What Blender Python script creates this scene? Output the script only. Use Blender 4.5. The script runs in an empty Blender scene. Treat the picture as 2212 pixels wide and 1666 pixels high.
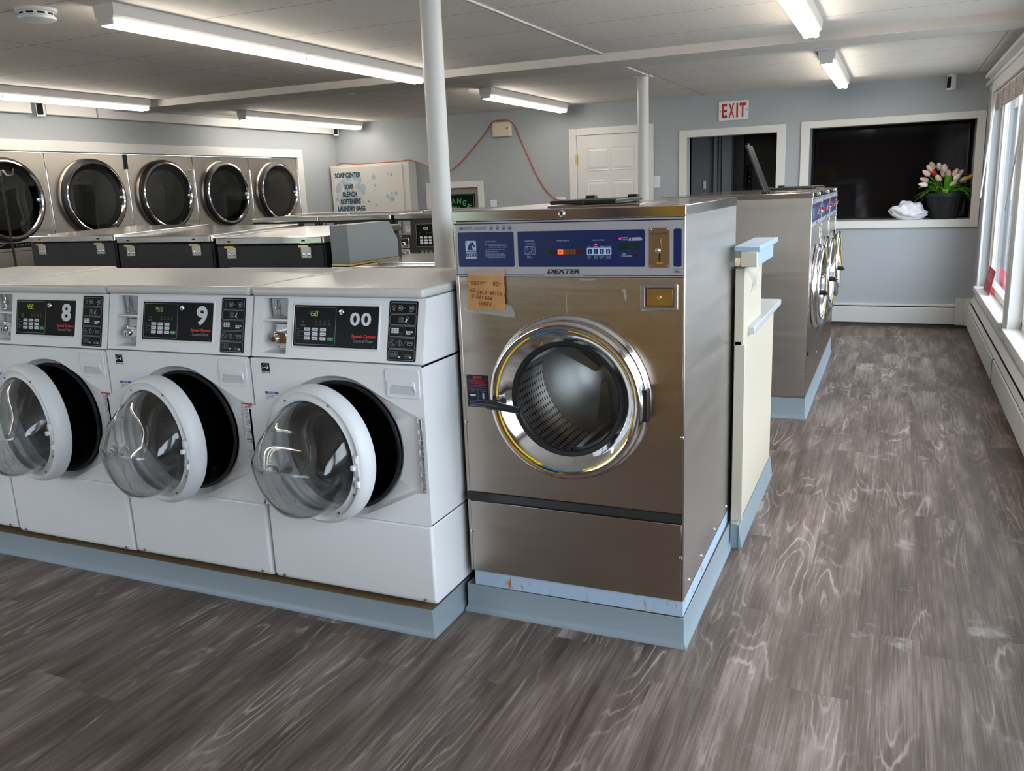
import bpy, math, random
from mathutils import Vector, Matrix
random.seed(7)
S = bpy.context.scene
PI = math.pi
# ---------------------------------------------------------------- camera
YAW, PITCH, ROLL = math.radians(-24.2417), math.radians(12.9671), math.radians(-2.2836)
fw = Vector((math.sin(YAW)*math.cos(PITCH), math.cos(YAW)*math.cos(PITCH), -math.sin(PITCH)))
rt0 = Vector((math.cos(YAW), -math.sin(YAW), 0)); up0 = rt0.cross(fw)
rt = rt0*math.cos(ROLL) + up0*math.sin(ROLL); up = -rt0*math.sin(ROLL) + up0*math.cos(ROLL)
cam = bpy.data.objects.new('camera', bpy.data.cameras.new('camera'))
S.collection.objects.link(cam)
cam.matrix_world = Matrix(((rt.x, up.x, -fw.x, 1.335), (rt.y, up.y, -fw.y, -2.2802), (rt.z, up.z, -fw.z, 1.4691), (0, 0, 0, 1)))
cam.data.sensor_fit = 'HORIZONTAL'; cam.data.sensor_width = 36.0
cam.data.lens = 1846.82/2212*36.0; cam.data.clip_start = 0.02; cam.data.clip_end = 200
S.camera = cam
# ---------------------------------------------------------------- world, exposure, daylight
W = bpy.data.worlds.new('sky'); S.world = W; W.use_nodes = True
bg = W.node_tree.nodes['Background']
bg.inputs[0].default_value = (0.80, 0.90, 1.0, 1); bg.inputs[1].default_value = 7.0
S.view_settings.view_transform = 'Standard'; S.view_settings.look = 'None'
S.view_settings.exposure = 0.35; S.view_settings.gamma = 1.0; S.view_settings.use_curve_mapping = False
S.cycles.use_denoising = True
S.cycles.max_bounces = 9; S.cycles.diffuse_bounces = 5; S.cycles.glossy_bounces = 5; S.cycles.transmission_bounces = 10
S.cycles.caustics_reflective = False; S.cycles.caustics_refractive = True
S.cycles.sample_clamp_indirect = 8.0
TUBE = 18.5                                  # brightness of the fluorescent tubes
XR = 2.04                                    # window wall
BAYS = [(4.21, 6.30), (1.90, 3.95), (-0.40, 1.64), (-2.75, -0.66)]
def portal(name, loc, rot, sx, sy):
    l = bpy.data.lights.new(name, 'AREA'); l.shape = 'RECTANGLE'; l.size = sx; l.size_y = sy; l.energy = 1
    l.cycles.is_portal = True
    o = bpy.data.objects.new(name, l); o.location = loc; o.rotation_euler = rot; S.collection.objects.link(o)
for a, b in BAYS:
    portal('window_portal', (XR+.16, (a+b)/2, 1.28), (0, PI/2, 0), 1.6, b-a)
portal('window_portal', (-3.35, -4.36, 1.25), (PI/2, 0, 0), 2.7, 1.5)

# ---------------------------------------------------------------- materials
MATS = {}
def nd(t, typ, **k):
    n = t.nodes.new(typ)
    for a, v in k.items():
        if a.startswith('i_'):
            key = a[2:]; key = int(key) if key.isdigit() else key.replace('_', ' ')
            n.inputs[key].default_value = v
        else: setattr(n, a, v)
    return n
def srgb(r, g, b):
    f = lambda c: (c/255/12.92) if c/255 <= .04045 else ((c/255+.055)/1.055)**2.4
    return (f(r), f(g), f(b), 1)
def mat(name, col, rough=.5, metal=0, emit=None, es=0, trans=0, ior=1.45, coat=0, var=0, vscale=8, bump=0, bscale=200, aniso=0, stretch=None, spec=None):
    if name in MATS: return MATS[name]
    m = bpy.data.materials.new(name); m.use_nodes = True; t = m.node_tree
    p = t.nodes['Principled BSDF']
    p.inputs['Base Color'].default_value = col; p.inputs['Roughness'].default_value = rough; p.inputs['Metallic'].default_value = metal
    p.inputs['Transmission Weight'].default_value = trans; p.inputs['IOR'].default_value = ior; p.inputs['Coat Weight'].default_value = coat
    if spec is not None: p.inputs['Specular IOR Level'].default_value = spec
    if emit: p.inputs['Emission Color'].default_value = emit; p.inputs['Emission Strength'].default_value = es
    if var or bump or aniso:
        tc = nd(t, 'ShaderNodeTexCoord'); mp = nd(t, 'ShaderNodeMapping')
        if stretch: mp.inputs['Scale'].default_value = stretch
        t.links.new(tc.outputs['Object'], mp.inputs['Vector'])
    if var:
        n = nd(t, 'ShaderNodeTexNoise', i_Scale=vscale, i_Detail=5.0)
        t.links.new(mp.outputs[0], n.inputs['Vector'])
        mx = nd(t, 'ShaderNodeMix', data_type='RGBA')
        mx.inputs[6].default_value = tuple(max(0, c*(1-var)) for c in col[:3])+(1,)
        mx.inputs[7].default_value = tuple(min(1, c*(1+var)) for c in col[:3])+(1,)
        t.links.new(n.outputs[0], mx.inputs[0]); t.links.new(mx.outputs[2], p.inputs['Base Color'])
        mr = nd(t, 'ShaderNodeMapRange'); mr.inputs[3].default_value = max(0, rough-.06); mr.inputs[4].default_value = rough+.06
        t.links.new(n.outputs[0], mr.inputs[0]); t.links.new(mr.outputs[0], p.inputs['Roughness'])
    if bump:
        n2 = nd(t, 'ShaderNodeTexNoise', i_Scale=bscale, i_Detail=3.0); t.links.new(mp.outputs[0], n2.inputs['Vector'])
        b = nd(t, 'ShaderNodeBump', i_Strength=bump, i_Distance=.002); t.links.new(n2.outputs[0], b.inputs['Height']); t.links.new(b.outputs[0], p.inputs['Normal'])
    if aniso:
        p.inputs['Anisotropic'].default_value = aniso
        tg = nd(t, 'ShaderNodeTangent', direction_type='RADIAL', axis='Z'); t.links.new(tg.outputs[0], p.inputs['Tangent'])
    MATS[name] = m; return m
def math_(t, op, a, b=None, c=None):
    n = nd(t, 'ShaderNodeMath', operation=op)
    for i, v in enumerate((a, b, c)):
        if v is None: continue
        if isinstance(v, (int, float)): n.inputs[i].default_value = v
        else: t.links.new(v, n.inputs[i])
    return n.outputs[0]

white = mat('white_enamel', srgb(228, 230, 232), .32)
white_pl = mat('white_plastic', srgb(224, 227, 230), .4)
steel = mat('brushed_stainless', (.475, .42, .365, 1), .22, 1, aniso=.9, bump=.10, bscale=60, stretch=(1, 1, 18), var=.05, vscale=2.5)
steel_glare = mat('glare_side_stainless', (.60, .575, .545, 1), .34, 1, bump=.08, bscale=50, stretch=(1, 1, 14), var=.05, vscale=1.5)  # paler, rougher copy of the brushed stainless; window glare put into the colour
steel_top = mat('stainless_sheet', (.62, .60, .57, 1), .16, 1, bump=.08, bscale=3, var=.08, vscale=3)
steel_dry = mat('dryer_stainless', (.60, .55, .49, 1), .28, 1, bump=.25, bscale=2.2, var=.12, vscale=2)
chrome = mat('chrome', (.78, .78, .79, 1), .07, 1)
silver = mat('silver_console_film', srgb(168, 166, 170), .38, .25)
blue = mat('navy_console_film', srgb(18, 34, 82), .35)
navyline = mat('navy_line', srgb(12, 22, 60), .4)
black = mat('black_plastic', (.012, .012, .013, 1), .38)
blackgl = mat('black_film', (.008, .008, .009, 1), .3, spec=.1)
blackmat = mat('black_painted_steel', (.018, .018, .019, 1), .55)
rubber = mat('black_rubber', (.012, .012, .014, 1), .42)
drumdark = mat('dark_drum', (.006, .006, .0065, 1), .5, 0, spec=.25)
ltblue = mat('pale_blue_print', srgb(170, 195, 225), .5)
whitepr = mat('white_print', srgb(215, 220, 225), .5)
greypr = mat('grey_print', srgb(150, 152, 155), .5)
dgreypr = mat('dim_grey_print', srgb(95, 97, 100), .5)
blackpr = mat('black_print', (.01, .01, .01, 1), .5)
redpr = mat('red_print', srgb(210, 30, 30), .5)
bluepr = mat('blue_print', srgb(30, 80, 160), .5)
greenbt = mat('green_button', srgb(20, 150, 70), .5)
gled = mat('green_display', (.05, .06, .0, 1), .4, emit=(.45, .7, .05, 1), es=.5)
redled = mat('red_led', (.6, .0, .1, 1), .4, emit=(1, .02, .18, 1), es=.9)
orangeled = mat('lit_orange_lamp', (.7, .12, .04, 1), .4, emit=(1, .13, .03, 1), es=.55)
cove = mat('blue_grey_vinyl', srgb(134, 148, 157), .42, var=.04, vscale=5)
steelblue = mat('blue_grey_paint', srgb(150, 172, 192), .45, var=.03)
cream = mat('cream_laminate', srgb(196, 188, 170), .4, var=.03, vscale=2)
trimw = mat('white_trim_paint', srgb(220, 219, 217), .38)
wallm = mat('grey_wall_paint', srgb(166, 172, 177), .6, bump=.06, bscale=120)
heaterm = mat('heater_enamel', srgb(205, 206, 205), .4)
darkm = mat('dark_slot', (.01, .01, .01, 1), .7)
glassm = mat('clear_glass', (.98, .99, .99, 1), .0, trans=1, ior=1.48)
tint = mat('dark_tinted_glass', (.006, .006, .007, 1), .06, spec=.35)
brass = mat('brass', (.7, .5, .2, 1), .3, 1)
tape = mat('clear_tape', (.9, .9, .9, 1), .2, trans=.85, ior=1.05)
tubem = mat('fluorescent_tube', (1, 1, 1, 1), .5, emit=(1, .92, .80, 1), es=TUBE)
yellow = mat('yellow_stripe', srgb(225, 190, 30), .35)
bluest = mat('blue_stripe', srgb(40, 110, 160), .35)
drumsteel = mat('drum_steel', (.58, .58, .57, 1), .33, 1)

def bowl_glass():
    m = bpy.data.materials.new('thick_door_glass'); m.use_nodes = True; t = m.node_tree; p = t.nodes['Principled BSDF']
    p.inputs['Base Color'].default_value = (.97, .985, .99, 1); p.inputs['Roughness'].default_value = 0; p.inputs['Transmission Weight'].default_value = 1; p.inputs['IOR'].default_value = 1.48
    tr = nd(t, 'ShaderNodeBsdfTransparent'); lw = nd(t, 'ShaderNodeLayerWeight', i_Blend=.5); mx = nd(t, 'ShaderNodeMixShader')
    f = math_(t, 'ADD', math_(t, 'MULTIPLY', math_(t, 'POWER', lw.outputs['Facing'], 1.0), .25), .75)
    t.links.new(f, mx.inputs[0]); t.links.new(tr.outputs[0], mx.inputs[1]); t.links.new(p.outputs[0], mx.inputs[2]); t.links.new(mx.outputs[0], t.nodes['Material Output'].inputs[0])
    return m
bowlglass = bowl_glass()
def holes_mat():
    m = mat('perforated_drum_steel', (.36, .36, .36, 1), .35, 1); t = m.node_tree; p = t.nodes['Principled BSDF']
    tc = nd(t, 'ShaderNodeTexCoord'); sp = nd(t, 'ShaderNodeSeparateXYZ'); t.links.new(tc.outputs['Object'], sp.inputs[0])
    # angle round the axis (x=.377, z=.65) against depth
    dx = math_(t, 'SUBTRACT', sp.outputs[0], .385); dz = math_(t, 'SUBTRACT', sp.outputs[2], .652)
    an = math_(t, 'MULTIPLY', math_(t, 'ARCTAN2', dz, dx), .24/.022)
    yy = math_(t, 'MULTIPLY', sp.outputs[1], 1/.022)
    fa = math_(t, 'SUBTRACT', math_(t, 'FRACT', an), .5); fb = math_(t, 'SUBTRACT', math_(t, 'FRACT', yy), .5)
    r = math_(t, 'ADD', math_(t, 'MULTIPLY', fa, fa), math_(t, 'MULTIPLY', fb, fb))
    h = math_(t, 'LESS_THAN', r, .07)
    mx = nd(t, 'ShaderNodeMix', data_type='RGBA'); mx.inputs[6].default_value = (.58, .58, .57, 1); mx.inputs[7].default_value = (.01, .01, .01, 1)
    t.links.new(h, mx.inputs[0]); t.links.new(mx.outputs[2], p.inputs['Base Color'])
    return m
perf = holes_mat()

def floor_mat():
    m = mat('grey_brown_vinyl_plank', (.2, .17, .15, 1), .4); t = m.node_tree; p = t.nodes['Principled BSDF']
    L = t.links.new
    g = nd(t, 'ShaderNodeNewGeometry'); sp = nd(t, 'ShaderNodeSeparateXYZ'); L(g.outputs['Position'], sp.inputs[0])
    x, y = sp.outputs[0], sp.outputs[1]
    PW, PL = .185, 1.22
    row = math_(t, 'FLOOR', math_(t, 'DIVIDE', x, PW))
    wn = nd(t, 'ShaderNodeTexWhiteNoise', noise_dimensions='1D'); L(row, wn.inputs['W'])
    ys = math_(t, 'ADD', math_(t, 'DIVIDE', y, PL), wn.outputs['Value'])
    pl = math_(t, 'FLOOR', ys)
    cmb = nd(t, 'ShaderNodeCombineXYZ'); L(row, cmb.inputs[0]); L(pl, cmb.inputs[1])
    wn2 = nd(t, 'ShaderNodeTexWhiteNoise', noise_dimensions='3D'); L(cmb.outputs[0], wn2.inputs['Vector'])
    rnd = wn2.outputs['Value']
    # grain: contour lines of a stretched noise give cathedral arches and knots
    def noise(sx, sy, det, off=37.0, rough=.5):
        c = nd(t, 'ShaderNodeCombineXYZ')
        L(math_(t, 'MULTIPLY', x, sx), c.inputs[0]); L(math_(t, 'MULTIPLY', y, sy), c.inputs[1]); L(math_(t, 'MULTIPLY', rnd, off), c.inputs[2])
        n = nd(t, 'ShaderNodeTexNoise', i_Scale=1.0, i_Detail=det, i_Roughness=rough); L(c.outputs[0], n.inputs['Vector']); return n.outputs[0]
    low = noise(7.0, 1.15, .8)
    wob = noise(60, 11, 2.0)
    ring = math_(t, 'ADD', math_(t, 'MULTIPLY', low, 13.0), math_(t, 'MULTIPLY', wob, .7))
    fr = math_(t, 'FRACT', ring)
    line = math_(t, 'SUBTRACT', 1.0, math_(t, 'MULTIPLY', math_(t, 'ABSOLUTE', math_(t, 'SUBTRACT', fr, .5)), 6.0))
    line = math_(t, 'MAXIMUM', line, 0.0)
    fine = math_(t, 'ADD', math_(t, 'MULTIPLY', noise(240, 6, 2.0), .5), math_(t, 'MULTIPLY', noise(70, 2.2, 3.0, 53.0), .5))
    patch = noise(11, 2.0, 3.0, 91.0)
    fade = nd(t, 'ShaderNodeMapRange'); fade.inputs[1].default_value = .46; fade.inputs[2].default_value = .68; L(noise(6, 1.6, 2, 13.0), fade.inputs[0])
    v = math_(t, 'ADD', math_(t, 'MULTIPLY', math_(t, 'MULTIPLY', line, fade.outputs[0]), .30), math_(t, 'MULTIPLY', fine, .62))
    v = math_(t, 'ADD', v, math_(t, 'MULTIPLY', patch, .62))
    v = math_(t, 'ADD', v, math_(t, 'MULTIPLY', rnd, .06))
    cr = nd(t, 'ShaderNodeValToRGB'); L(v, cr.inputs[0])
    cr.color_ramp.elements[0].position = .46; cr.color_ramp.elements[0].color = srgb(58, 47, 41)
    cr.color_ramp.elements[1].position = .96; cr.color_ramp.elements[1].color = srgb(153, 140, 133)
    e = cr.color_ramp.elements.new(.66); e.color = srgb(94, 81, 74)
    # plank joints
    fx = math_(t, 'FRACT', math_(t, 'DIVIDE', x, PW)); fy = math_(t, 'FRACT', ys)
    jx = math_(t, 'LESS_THAN', math_(t, 'ABSOLUTE', math_(t, 'SUBTRACT', fx, .5)), .4935); jy = math_(t, 'LESS_THAN', math_(t, 'ABSOLUTE', math_(t, 'SUBTRACT', fy, .5)), .4988)
    j = math_(t, 'MULTIPLY', jx, jy)
    mx = nd(t, 'ShaderNodeMix', data_type='RGBA'); mx.inputs[6].default_value = srgb(84, 71, 64); L(cr.outputs[0], mx.inputs[7]); L(math_(t, 'ADD', math_(t, 'MULTIPLY', j, .55), .45), mx.inputs[0])
    # worn pale scuffs in the aisle (their own shape)
    n = nd(t, 'ShaderNodeTexNoise', i_Scale=5.0, i_Detail=6.0, i_Roughness=.65); L(g.outputs['Position'], n.inputs['Vector'])
    sc = nd(t, 'ShaderNodeMapRange'); sc.inputs[1].default_value = .60; sc.inputs[2].default_value = .72; sc.inputs[3].default_value = 0; sc.inputs[4].default_value = .35; L(n.outputs[0], sc.inputs[0])
    ax = nd(t, 'ShaderNodeMapRange'); ax.inputs[1].default_value = .9; ax.inputs[2].default_value = 1.3; L(x, ax.inputs[0])
    mx2 = nd(t, 'ShaderNodeMix', data_type='RGBA'); L(mx.outputs[2], mx2.inputs[6]); mx2.inputs[7].default_value = srgb(190, 190, 192)
    L(math_(t, 'MULTIPLY', sc.outputs[0], ax.outputs[0]), mx2.inputs[0]); L(mx2.outputs[2], p.inputs['Base Color'])
    p.inputs['Roughness'].default_value = .42; p.inputs['Specular IOR Level'].default_value = .45
    b = nd(t, 'ShaderNodeBump', i_Strength=.12, i_Distance=.002); L(fine, b.inputs['Height']); L(b.outputs[0], p.inputs['Normal'])
    return m
floorm = floor_mat()

def ceiling_mat():
    m = mat('painted_fibreboard', srgb(205, 198, 188), .8); t = m.node_tree; p = t.nodes['Principled BSDF']; L = t.links.new
    g = nd(t, 'ShaderNodeNewGeometry'); sp = nd(t, 'ShaderNodeSeparateXYZ'); L(g.outputs['Position'], sp.inputs[0])
    fy = math_(t, 'FRACT', math_(t, 'DIVIDE', math_(t, 'SUBTRACT', sp.outputs[1], 1.79), .62))
    d = math_(t, 'MULTIPLY', math_(t, 'SUBTRACT', .5, math_(t, 'ABSOLUTE', math_(t, 'SUBTRACT', fy, .5))), .62)
    seam = math_(t, 'LESS_THAN', d, .004)
    fx = math_(t, 'FRACT', math_(t, 'DIVIDE', math_(t, 'ADD', sp.outputs[0], 2.96), 2.44))
    dx = math_(t, 'MULTIPLY', math_(t, 'SUBTRACT', .5, math_(t, 'ABSOLUTE', math_(t, 'SUBTRACT', fx, .5))), 2.44)
    seam = math_(t, 'MAXIMUM', seam, math_(t, 'LESS_THAN', dx, .004))
    n = nd(t, 'ShaderNodeTexNoise', i_Scale=1.6, i_Detail=4.0); L(g.outputs['Position'], n.inputs['Vector'])
    mx = nd(t, 'ShaderNodeMix', data_type='RGBA'); mx.inputs[6].default_value = srgb(214, 209, 203); mx.inputs[7].default_value = srgb(226, 221, 215); L(n.outputs[0], mx.inputs[0])
    mx2 = nd(t, 'ShaderNodeMix', data_type='RGBA'); L(mx.outputs[2], mx2.inputs[6]); mx2.inputs[7].default_value = srgb(120, 112, 104); L(math_(t, 'MULTIPLY', seam, .75), mx2.inputs[0])
    L(mx2.outputs[2], p.inputs['Base Color'])
    n2 = nd(t, 'ShaderNodeTexNoise', i_Scale=90.0, i_Detail=4.0); L(g.outputs['Position'], n2.inputs['Vector'])
    b = nd(t, 'ShaderNodeBump', i_Strength=.55, i_Distance=.004); L(n2.outputs[0], b.inputs['Height']); L(b.outputs[0], p.inputs['Normal'])
    return m
ceilm = ceiling_mat()

def rust_mat():
    m = mat('rusty_blue_steel', srgb(160, 182, 205), .45); t = m.node_tree; p = t.nodes['Principled BSDF']; L = t.links.new
    tc = nd(t, 'ShaderNodeTexCoord'); mp = nd(t, 'ShaderNodeMapping'); mp.inputs['Scale'].default_value = (38, 8, 9); L(tc.outputs['Object'], mp.inputs[0])
    n = nd(t, 'ShaderNodeTexNoise', i_Scale=1.0, i_Detail=5.0, i_Roughness=.6); L(mp.outputs[0], n.inputs['Vector'])
    r = nd(t, 'ShaderNodeMapRange'); r.inputs[1].default_value = .60; r.inputs[2].default_value = .68; L(n.outputs[0], r.inputs[0])
    mx = nd(t, 'ShaderNodeMix', data_type='RGBA'); mx.inputs[6].default_value = srgb(163, 185, 207); mx.inputs[7].default_value = srgb(165, 105, 60); L(r.outputs[0], mx.inputs[0]); L(mx.outputs[2], p.inputs['Base Color'])
    return m
rustm = rust_mat()
def blotch(name, a, b, sc, lo, hi, rough=.7, stretch=(1, 1, 1)):
    m = mat(name, a, rough); t = m.node_tree; p = t.nodes['Principled BSDF']; L = t.links.new
    tc = nd(t, 'ShaderNodeTexCoord'); mp = nd(t, 'ShaderNodeMapping'); mp.inputs['Scale'].default_value = stretch; L(tc.outputs['Object'], mp.inputs[0])
    n = nd(t, 'ShaderNodeTexNoise', i_Scale=sc, i_Detail=5.0); L(mp.outputs[0], n.inputs['Vector'])
    r = nd(t, 'ShaderNodeMapRange'); r.inputs[1].default_value = lo; r.inputs[2].default_value = hi; L(n.outputs[0], r.inputs[0])
    mx = nd(t, 'ShaderNodeMix', data_type='RGBA'); mx.inputs[6].default_value = a; mx.inputs[7].default_value = b; L(r.outputs[0], mx.inputs[0]); L(mx.outputs[2], p.inputs['Base Color'])
    return m
kraft = blotch('kraft_cardboard', srgb(190, 140, 90), srgb(180, 126, 74), 1.2, .4, .65, .7, (16, 1, 10))
bamboo = blotch('woven_blind', srgb(178, 168, 160), srgb(150, 140, 134), 1, .4, .6, .8, (4, 6, 160))
hedge = blotch('hedge_leaves', srgb(36, 60, 26), srgb(78, 104, 52), 6, .4, .6, .9)
siding = mat('blue_grey_siding', (.12, .14, .17, 1), .7)
asphalt = mat('pale_concrete', srgb(178, 176, 172), .9, var=.1)
woodwall = blotch('brown_panelling', srgb(168, 108, 64), srgb(132, 84, 50), 2, .35, .65, .5, (12, 12, 1))

# ---------------------------------------------------------------- mesh helpers
class MB:
    def __init__(s): s.v = []; s.f = []; s.mi = []; s.mats = []
    def m(s, mt):
        if mt not in s.mats: s.mats.append(mt)
        return s.mats.index(mt)
    def add(s, vs, fs, mt):
        b = len(s.v); s.v += [tuple(v) for v in vs]; i = s.m(mt)
        for f in fs: s.f.append(tuple(b+k for k in f)); s.mi.append(i)
        return s
    def box(s, x0, x1, y0, y1, z0, z1, mt):
        v = [(x, y, z) for x in (x0, x1) for y in (y0, y1) for z in (z0, z1)]
        return s.add(v, [(0, 1, 3, 2), (4, 6, 7, 5), (0, 4, 5, 1), (2, 3, 7, 6), (0, 2, 6, 4), (1, 5, 7, 3)], mt)
    def prism(s, poly, fn, d0, d1, mt, cap0=True, cap1=True):
        n = len(poly); v = [fn(p[0], p[1], d0) for p in poly]+[fn(p[0], p[1], d1) for p in poly]
        f = [(i, (i+1) % n, n+(i+1) % n, n+i) for i in range(n)]
        if cap0: f.append(tuple(range(n))[::-1])
        if cap1: f.append(tuple(range(n, 2*n)))
        return s.add(v, f, mt)
    def rings(s, rs, mt, closed=True, cap0=False, cap1=False):
        n = len(rs[0]); v = [p for r in rs for p in r]; f = []
        for k in range(len(rs)-1):
            for i in range(n if closed else n-1):
                j = (i+1) % n; f.append((k*n+i, k*n+j, (k+1)*n+j, (k+1)*n+i))
        if cap0: f.append(tuple(range(n))[::-1])
        if cap1: f.append(tuple(range((len(rs)-1)*n, len(rs)*n)))
        return s.add(v, f, mt)
    def lathe(s, prof, c, mt, axis='y', n=64, cap0=False, cap1=False, a0=0, a1=2*PI):
        rs = []; full = abs(a1-a0-2*PI) < 1e-6; cnt = n if full else n+1
        for r, h in prof:
            ring = []
            for i in range(cnt):
                a = a0+(a1-a0)*i/n; u, w = r*math.cos(a), r*math.sin(a)
                ring.append({'y': (c[0]+u, c[1]+h, c[2]+w), 'z': (c[0]+u, c[1]+w, c[2]+h), 'x': (c[0]+h, c[1]+u, c[2]+w)}[axis])
            rs.append(ring)
        return s.rings(rs, mt, full, cap0, cap1)
    def tube(s, pts, r, mt, n=8, caps=True, radii=None):
        pts = [Vector(p) for p in pts]; rs = []; prev = None
        for i, p in enumerate(pts):
            d = (pts[min(i+1, len(pts)-1)]-pts[max(i-1, 0)]).normalized()
            if prev is None:
                a = d.orthogonal().normalized()
            else:
                a = (prev-d*prev.dot(d)); a = a.normalized() if a.length > 1e-6 else d.orthogonal().normalized()
            prev = a; b = d.cross(a); rr = radii[i] if radii else r
            rs.append([p+a*rr*math.cos(2*PI*k/n)+b*rr*math.sin(2*PI*k/n) for k in range(n)])
        return s.rings(rs, mt, True, caps, caps)
    def build(s, name, parent=None, bevel=0, seg=2, smooth=True, ang=35, loc=None):
        me = bpy.data.meshes.new(name); me.from_pydata(s.v, [], s.f)
        for x in s.mats: me.materials.append(x)
        for p, i in zip(me.polygons, s.mi): p.material_index = i; p.use_smooth = smooth
        import bmesh
        bm = bmesh.new(); bm.from_mesh(me); bmesh.ops.recalc_face_normals(bm, faces=bm.faces) if not getattr(s, 'keep', False) else None
        bm.to_mesh(me); bm.free()
        if smooth: me.set_sharp_from_angle(angle=math.radians(ang))
        o = bpy.data.objects.new(name, me); S.collection.objects.link(o)
        if loc: o.location = loc
        if parent: o.parent = parent
        if bevel:
            b = o.modifiers.new('bevel', 'BEVEL'); b.width = bevel; b.segments = seg; b.limit_method = 'ANGLE'; b.angle_limit = math.radians(40)
        return o
def tag(o, label=None, cat=None, group=None, kind=None):
    if label: o['label'] = label
    if cat: o['category'] = cat
    if group: o['group'] = group
    if kind: o['kind'] = kind
    return o
def thing(name, label, cat, loc=(0, 0, 0), rz=0, group=None):
    o = bpy.data.objects.new(name, None); S.collection.objects.link(o); o.location = loc; o.rotation_euler = (0, 0, rz); o.empty_display_size = .1
    return tag(o, label, cat, group)
def copytree(o, parent=None):
    c = o.copy(); S.collection.objects.link(c)
    if parent: c.parent = parent
    for ch in list(o.children): copytree(ch, c)
    return c
def struct(o): o['kind'] = 'structure'; return o
# 2D mapping frames: (u, v, height above surface) -> point
def frame(O, U, V, N):
    O, U, V, N = map(Vector, (O, U, V, N))
    return lambda u, v, h=0: tuple(O+U*u+V*v+N*h)
def front(y=0): return lambda u, v, h=0: (u, y-h, v)
def rr(x0, x1, z0, z1, r, n=4):
    P = []
    for cx, cz, a in ((x1-r, z0+r, -PI/2), (x1-r, z1-r, 0), (x0+r, z1-r, PI/2), (x0+r, z0+r, PI)):
        for i in range(n+1): P.append((cx+r*math.cos(a+PI/2*i/n), cz+r*math.sin(a+PI/2*i/n)))
    return P
def ell(cx, cz, rx, rz=None, n=20, a0=0, a1=2*PI):
    rz = rz or rx; full = abs(a1-a0-2*PI) < 1e-6
    return [(cx+rx*math.cos(a0+(a1-a0)*i/n), cz+rz*math.sin(a0+(a1-a0)*i/n)) for i in range(n if full else n+1)]
def fill(mb, fn, poly, mt, h=.0006, base=None):
    if base is None: mb.add([fn(p[0], p[1], h) for p in poly], [tuple(range(len(poly)))], mt)
    else: mb.prism(poly, fn, base, h, mt)
def line(mb, fn, pts, w, mt, h=.0009, closed=False):
    n = len(pts); rng = range(n if closed else n-1)
    for i in rng:
        a = Vector(pts[i]); b = Vector(pts[(i+1) % n]); d = b-a
        if d.length < 1e-7: continue
        d.normalize(); q = Vector((-d.y, d.x))*w/2; a = a-d*w*.35; b = b+d*w*.35
        mb.add([fn(*(a+q), h), fn(*(a-q), h), fn(*(b-q), h), fn(*(b+q), h)], [(0, 1, 2, 3)], mt)
_T = {}
def textmesh(s, bold=0, spacing=1.0):
    k = (s, bold, spacing)
    if k not in _T:
        c = bpy.data.curves.new('t', 'FONT'); c.body = s; c.offset = bold; c.space_character = spacing; c.resolution_u = 3
        o = bpy.data.objects.new('t', c); S.collection.objects.link(o)
        dg = bpy.context.evaluated_depsgraph_get(); dg.update()
        me = bpy.data.meshes.new_from_object(o.evaluated_get(dg))
        v = [(p.co.x, p.co.y) for p in me.vertices]; f = [tuple(p.vertices) for p in me.polygons]
        xs = [p[0] for p in v]; ys = [p[1] for p in v]; x0, y0 = min(xs), min(ys); w, h = max(xs)-x0, max(ys)-y0
        _T[k] = ([((a-x0)/w, (b-y0)/h) for a, b in v], f, w/h)
        bpy.data.objects.remove(o); bpy.data.curves.remove(c); bpy.data.meshes.remove(me)
    return _T[k]
def text(mb, fn, s, x0, x1, z0, z1, mt, bold=0.0, h=.0009, shear=0, spacing=1.0, rot=0):
    v, f, asp = textmesh(s, bold, spacing)
    cx, cz = (x0+x1)/2, (z0+z1)/2; out = []
    for a, b in v:
        u = x0+(x1-x0)*a+shear*(b-.5)*(z1-z0); w = z0+(z1-z0)*b
        if rot: du, dw = u-cx, w-cz; u, w = cx+du*math.cos(rot)-dw*math.sin(rot), cz+du*math.sin(rot)+dw*math.cos(rot)
        out.append(fn(u, w, h))
    mb.add(out, f, mt)
def radius_poly(poly, c, a):
    d = Vector((math.cos(a), math.sin(a))); best = None
    for i in range(len(poly)):
        p = Vector(poly[i])-Vector(c); q = Vector(poly[(i+1) % len(poly)])-Vector(c); e = q-p
        den = d.x*e.y-d.y*e.x
        if abs(den) < 1e-12: continue
        t = (p.x*e.y-p.y*e.x)/den; u = (p.x*d.y-p.y*d.x)/den
        if t > 0 and -1e-6 <= u <= 1+1e-6 and (best is None or t > best): best = t
    return best
def plate_hole(mb, fn, outer, hole, c, mt, extra=72, h=0):
    A = sorted(set([round(math.atan2(p[1]-c[1], p[0]-c[0]), 6) for p in list(outer)+list(hole)]+[round(-PI+2*PI*i/extra, 6) for i in range(extra)]))
    ri = []; ro = []
    for a in A:
        r0 = radius_poly(hole, c, a); r1 = radius_poly(outer, c, a)
        ri.append(fn(c[0]+r0*math.cos(a), c[1]+r0*math.sin(a), h)); ro.append(fn(c[0]+r1*math.cos(a), c[1]+r1*math.sin(a), h))
    mb.rings([ri, ro], mt); return ri
def rect(x0, x1, z0, z1): return [(x0, z0), (x1, z0), (x1, z1), (x0, z1)]
def screw(parent, x, y, z, r=.006, mt=None, name='screw'):
    mb = MB(); mb.lathe([(r, 0), (r, -.002), (r*.6, -.0035), (0.0004, -.004)], (x, y, z), mt or chrome, 'y', 12, cap1=True)
    mb.box(x-r*.5, x+r*.5, y-.0043, y-.0039, z-r*.12, z+r*.12, blackpr)
    return mb.build(name, parent)
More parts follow.
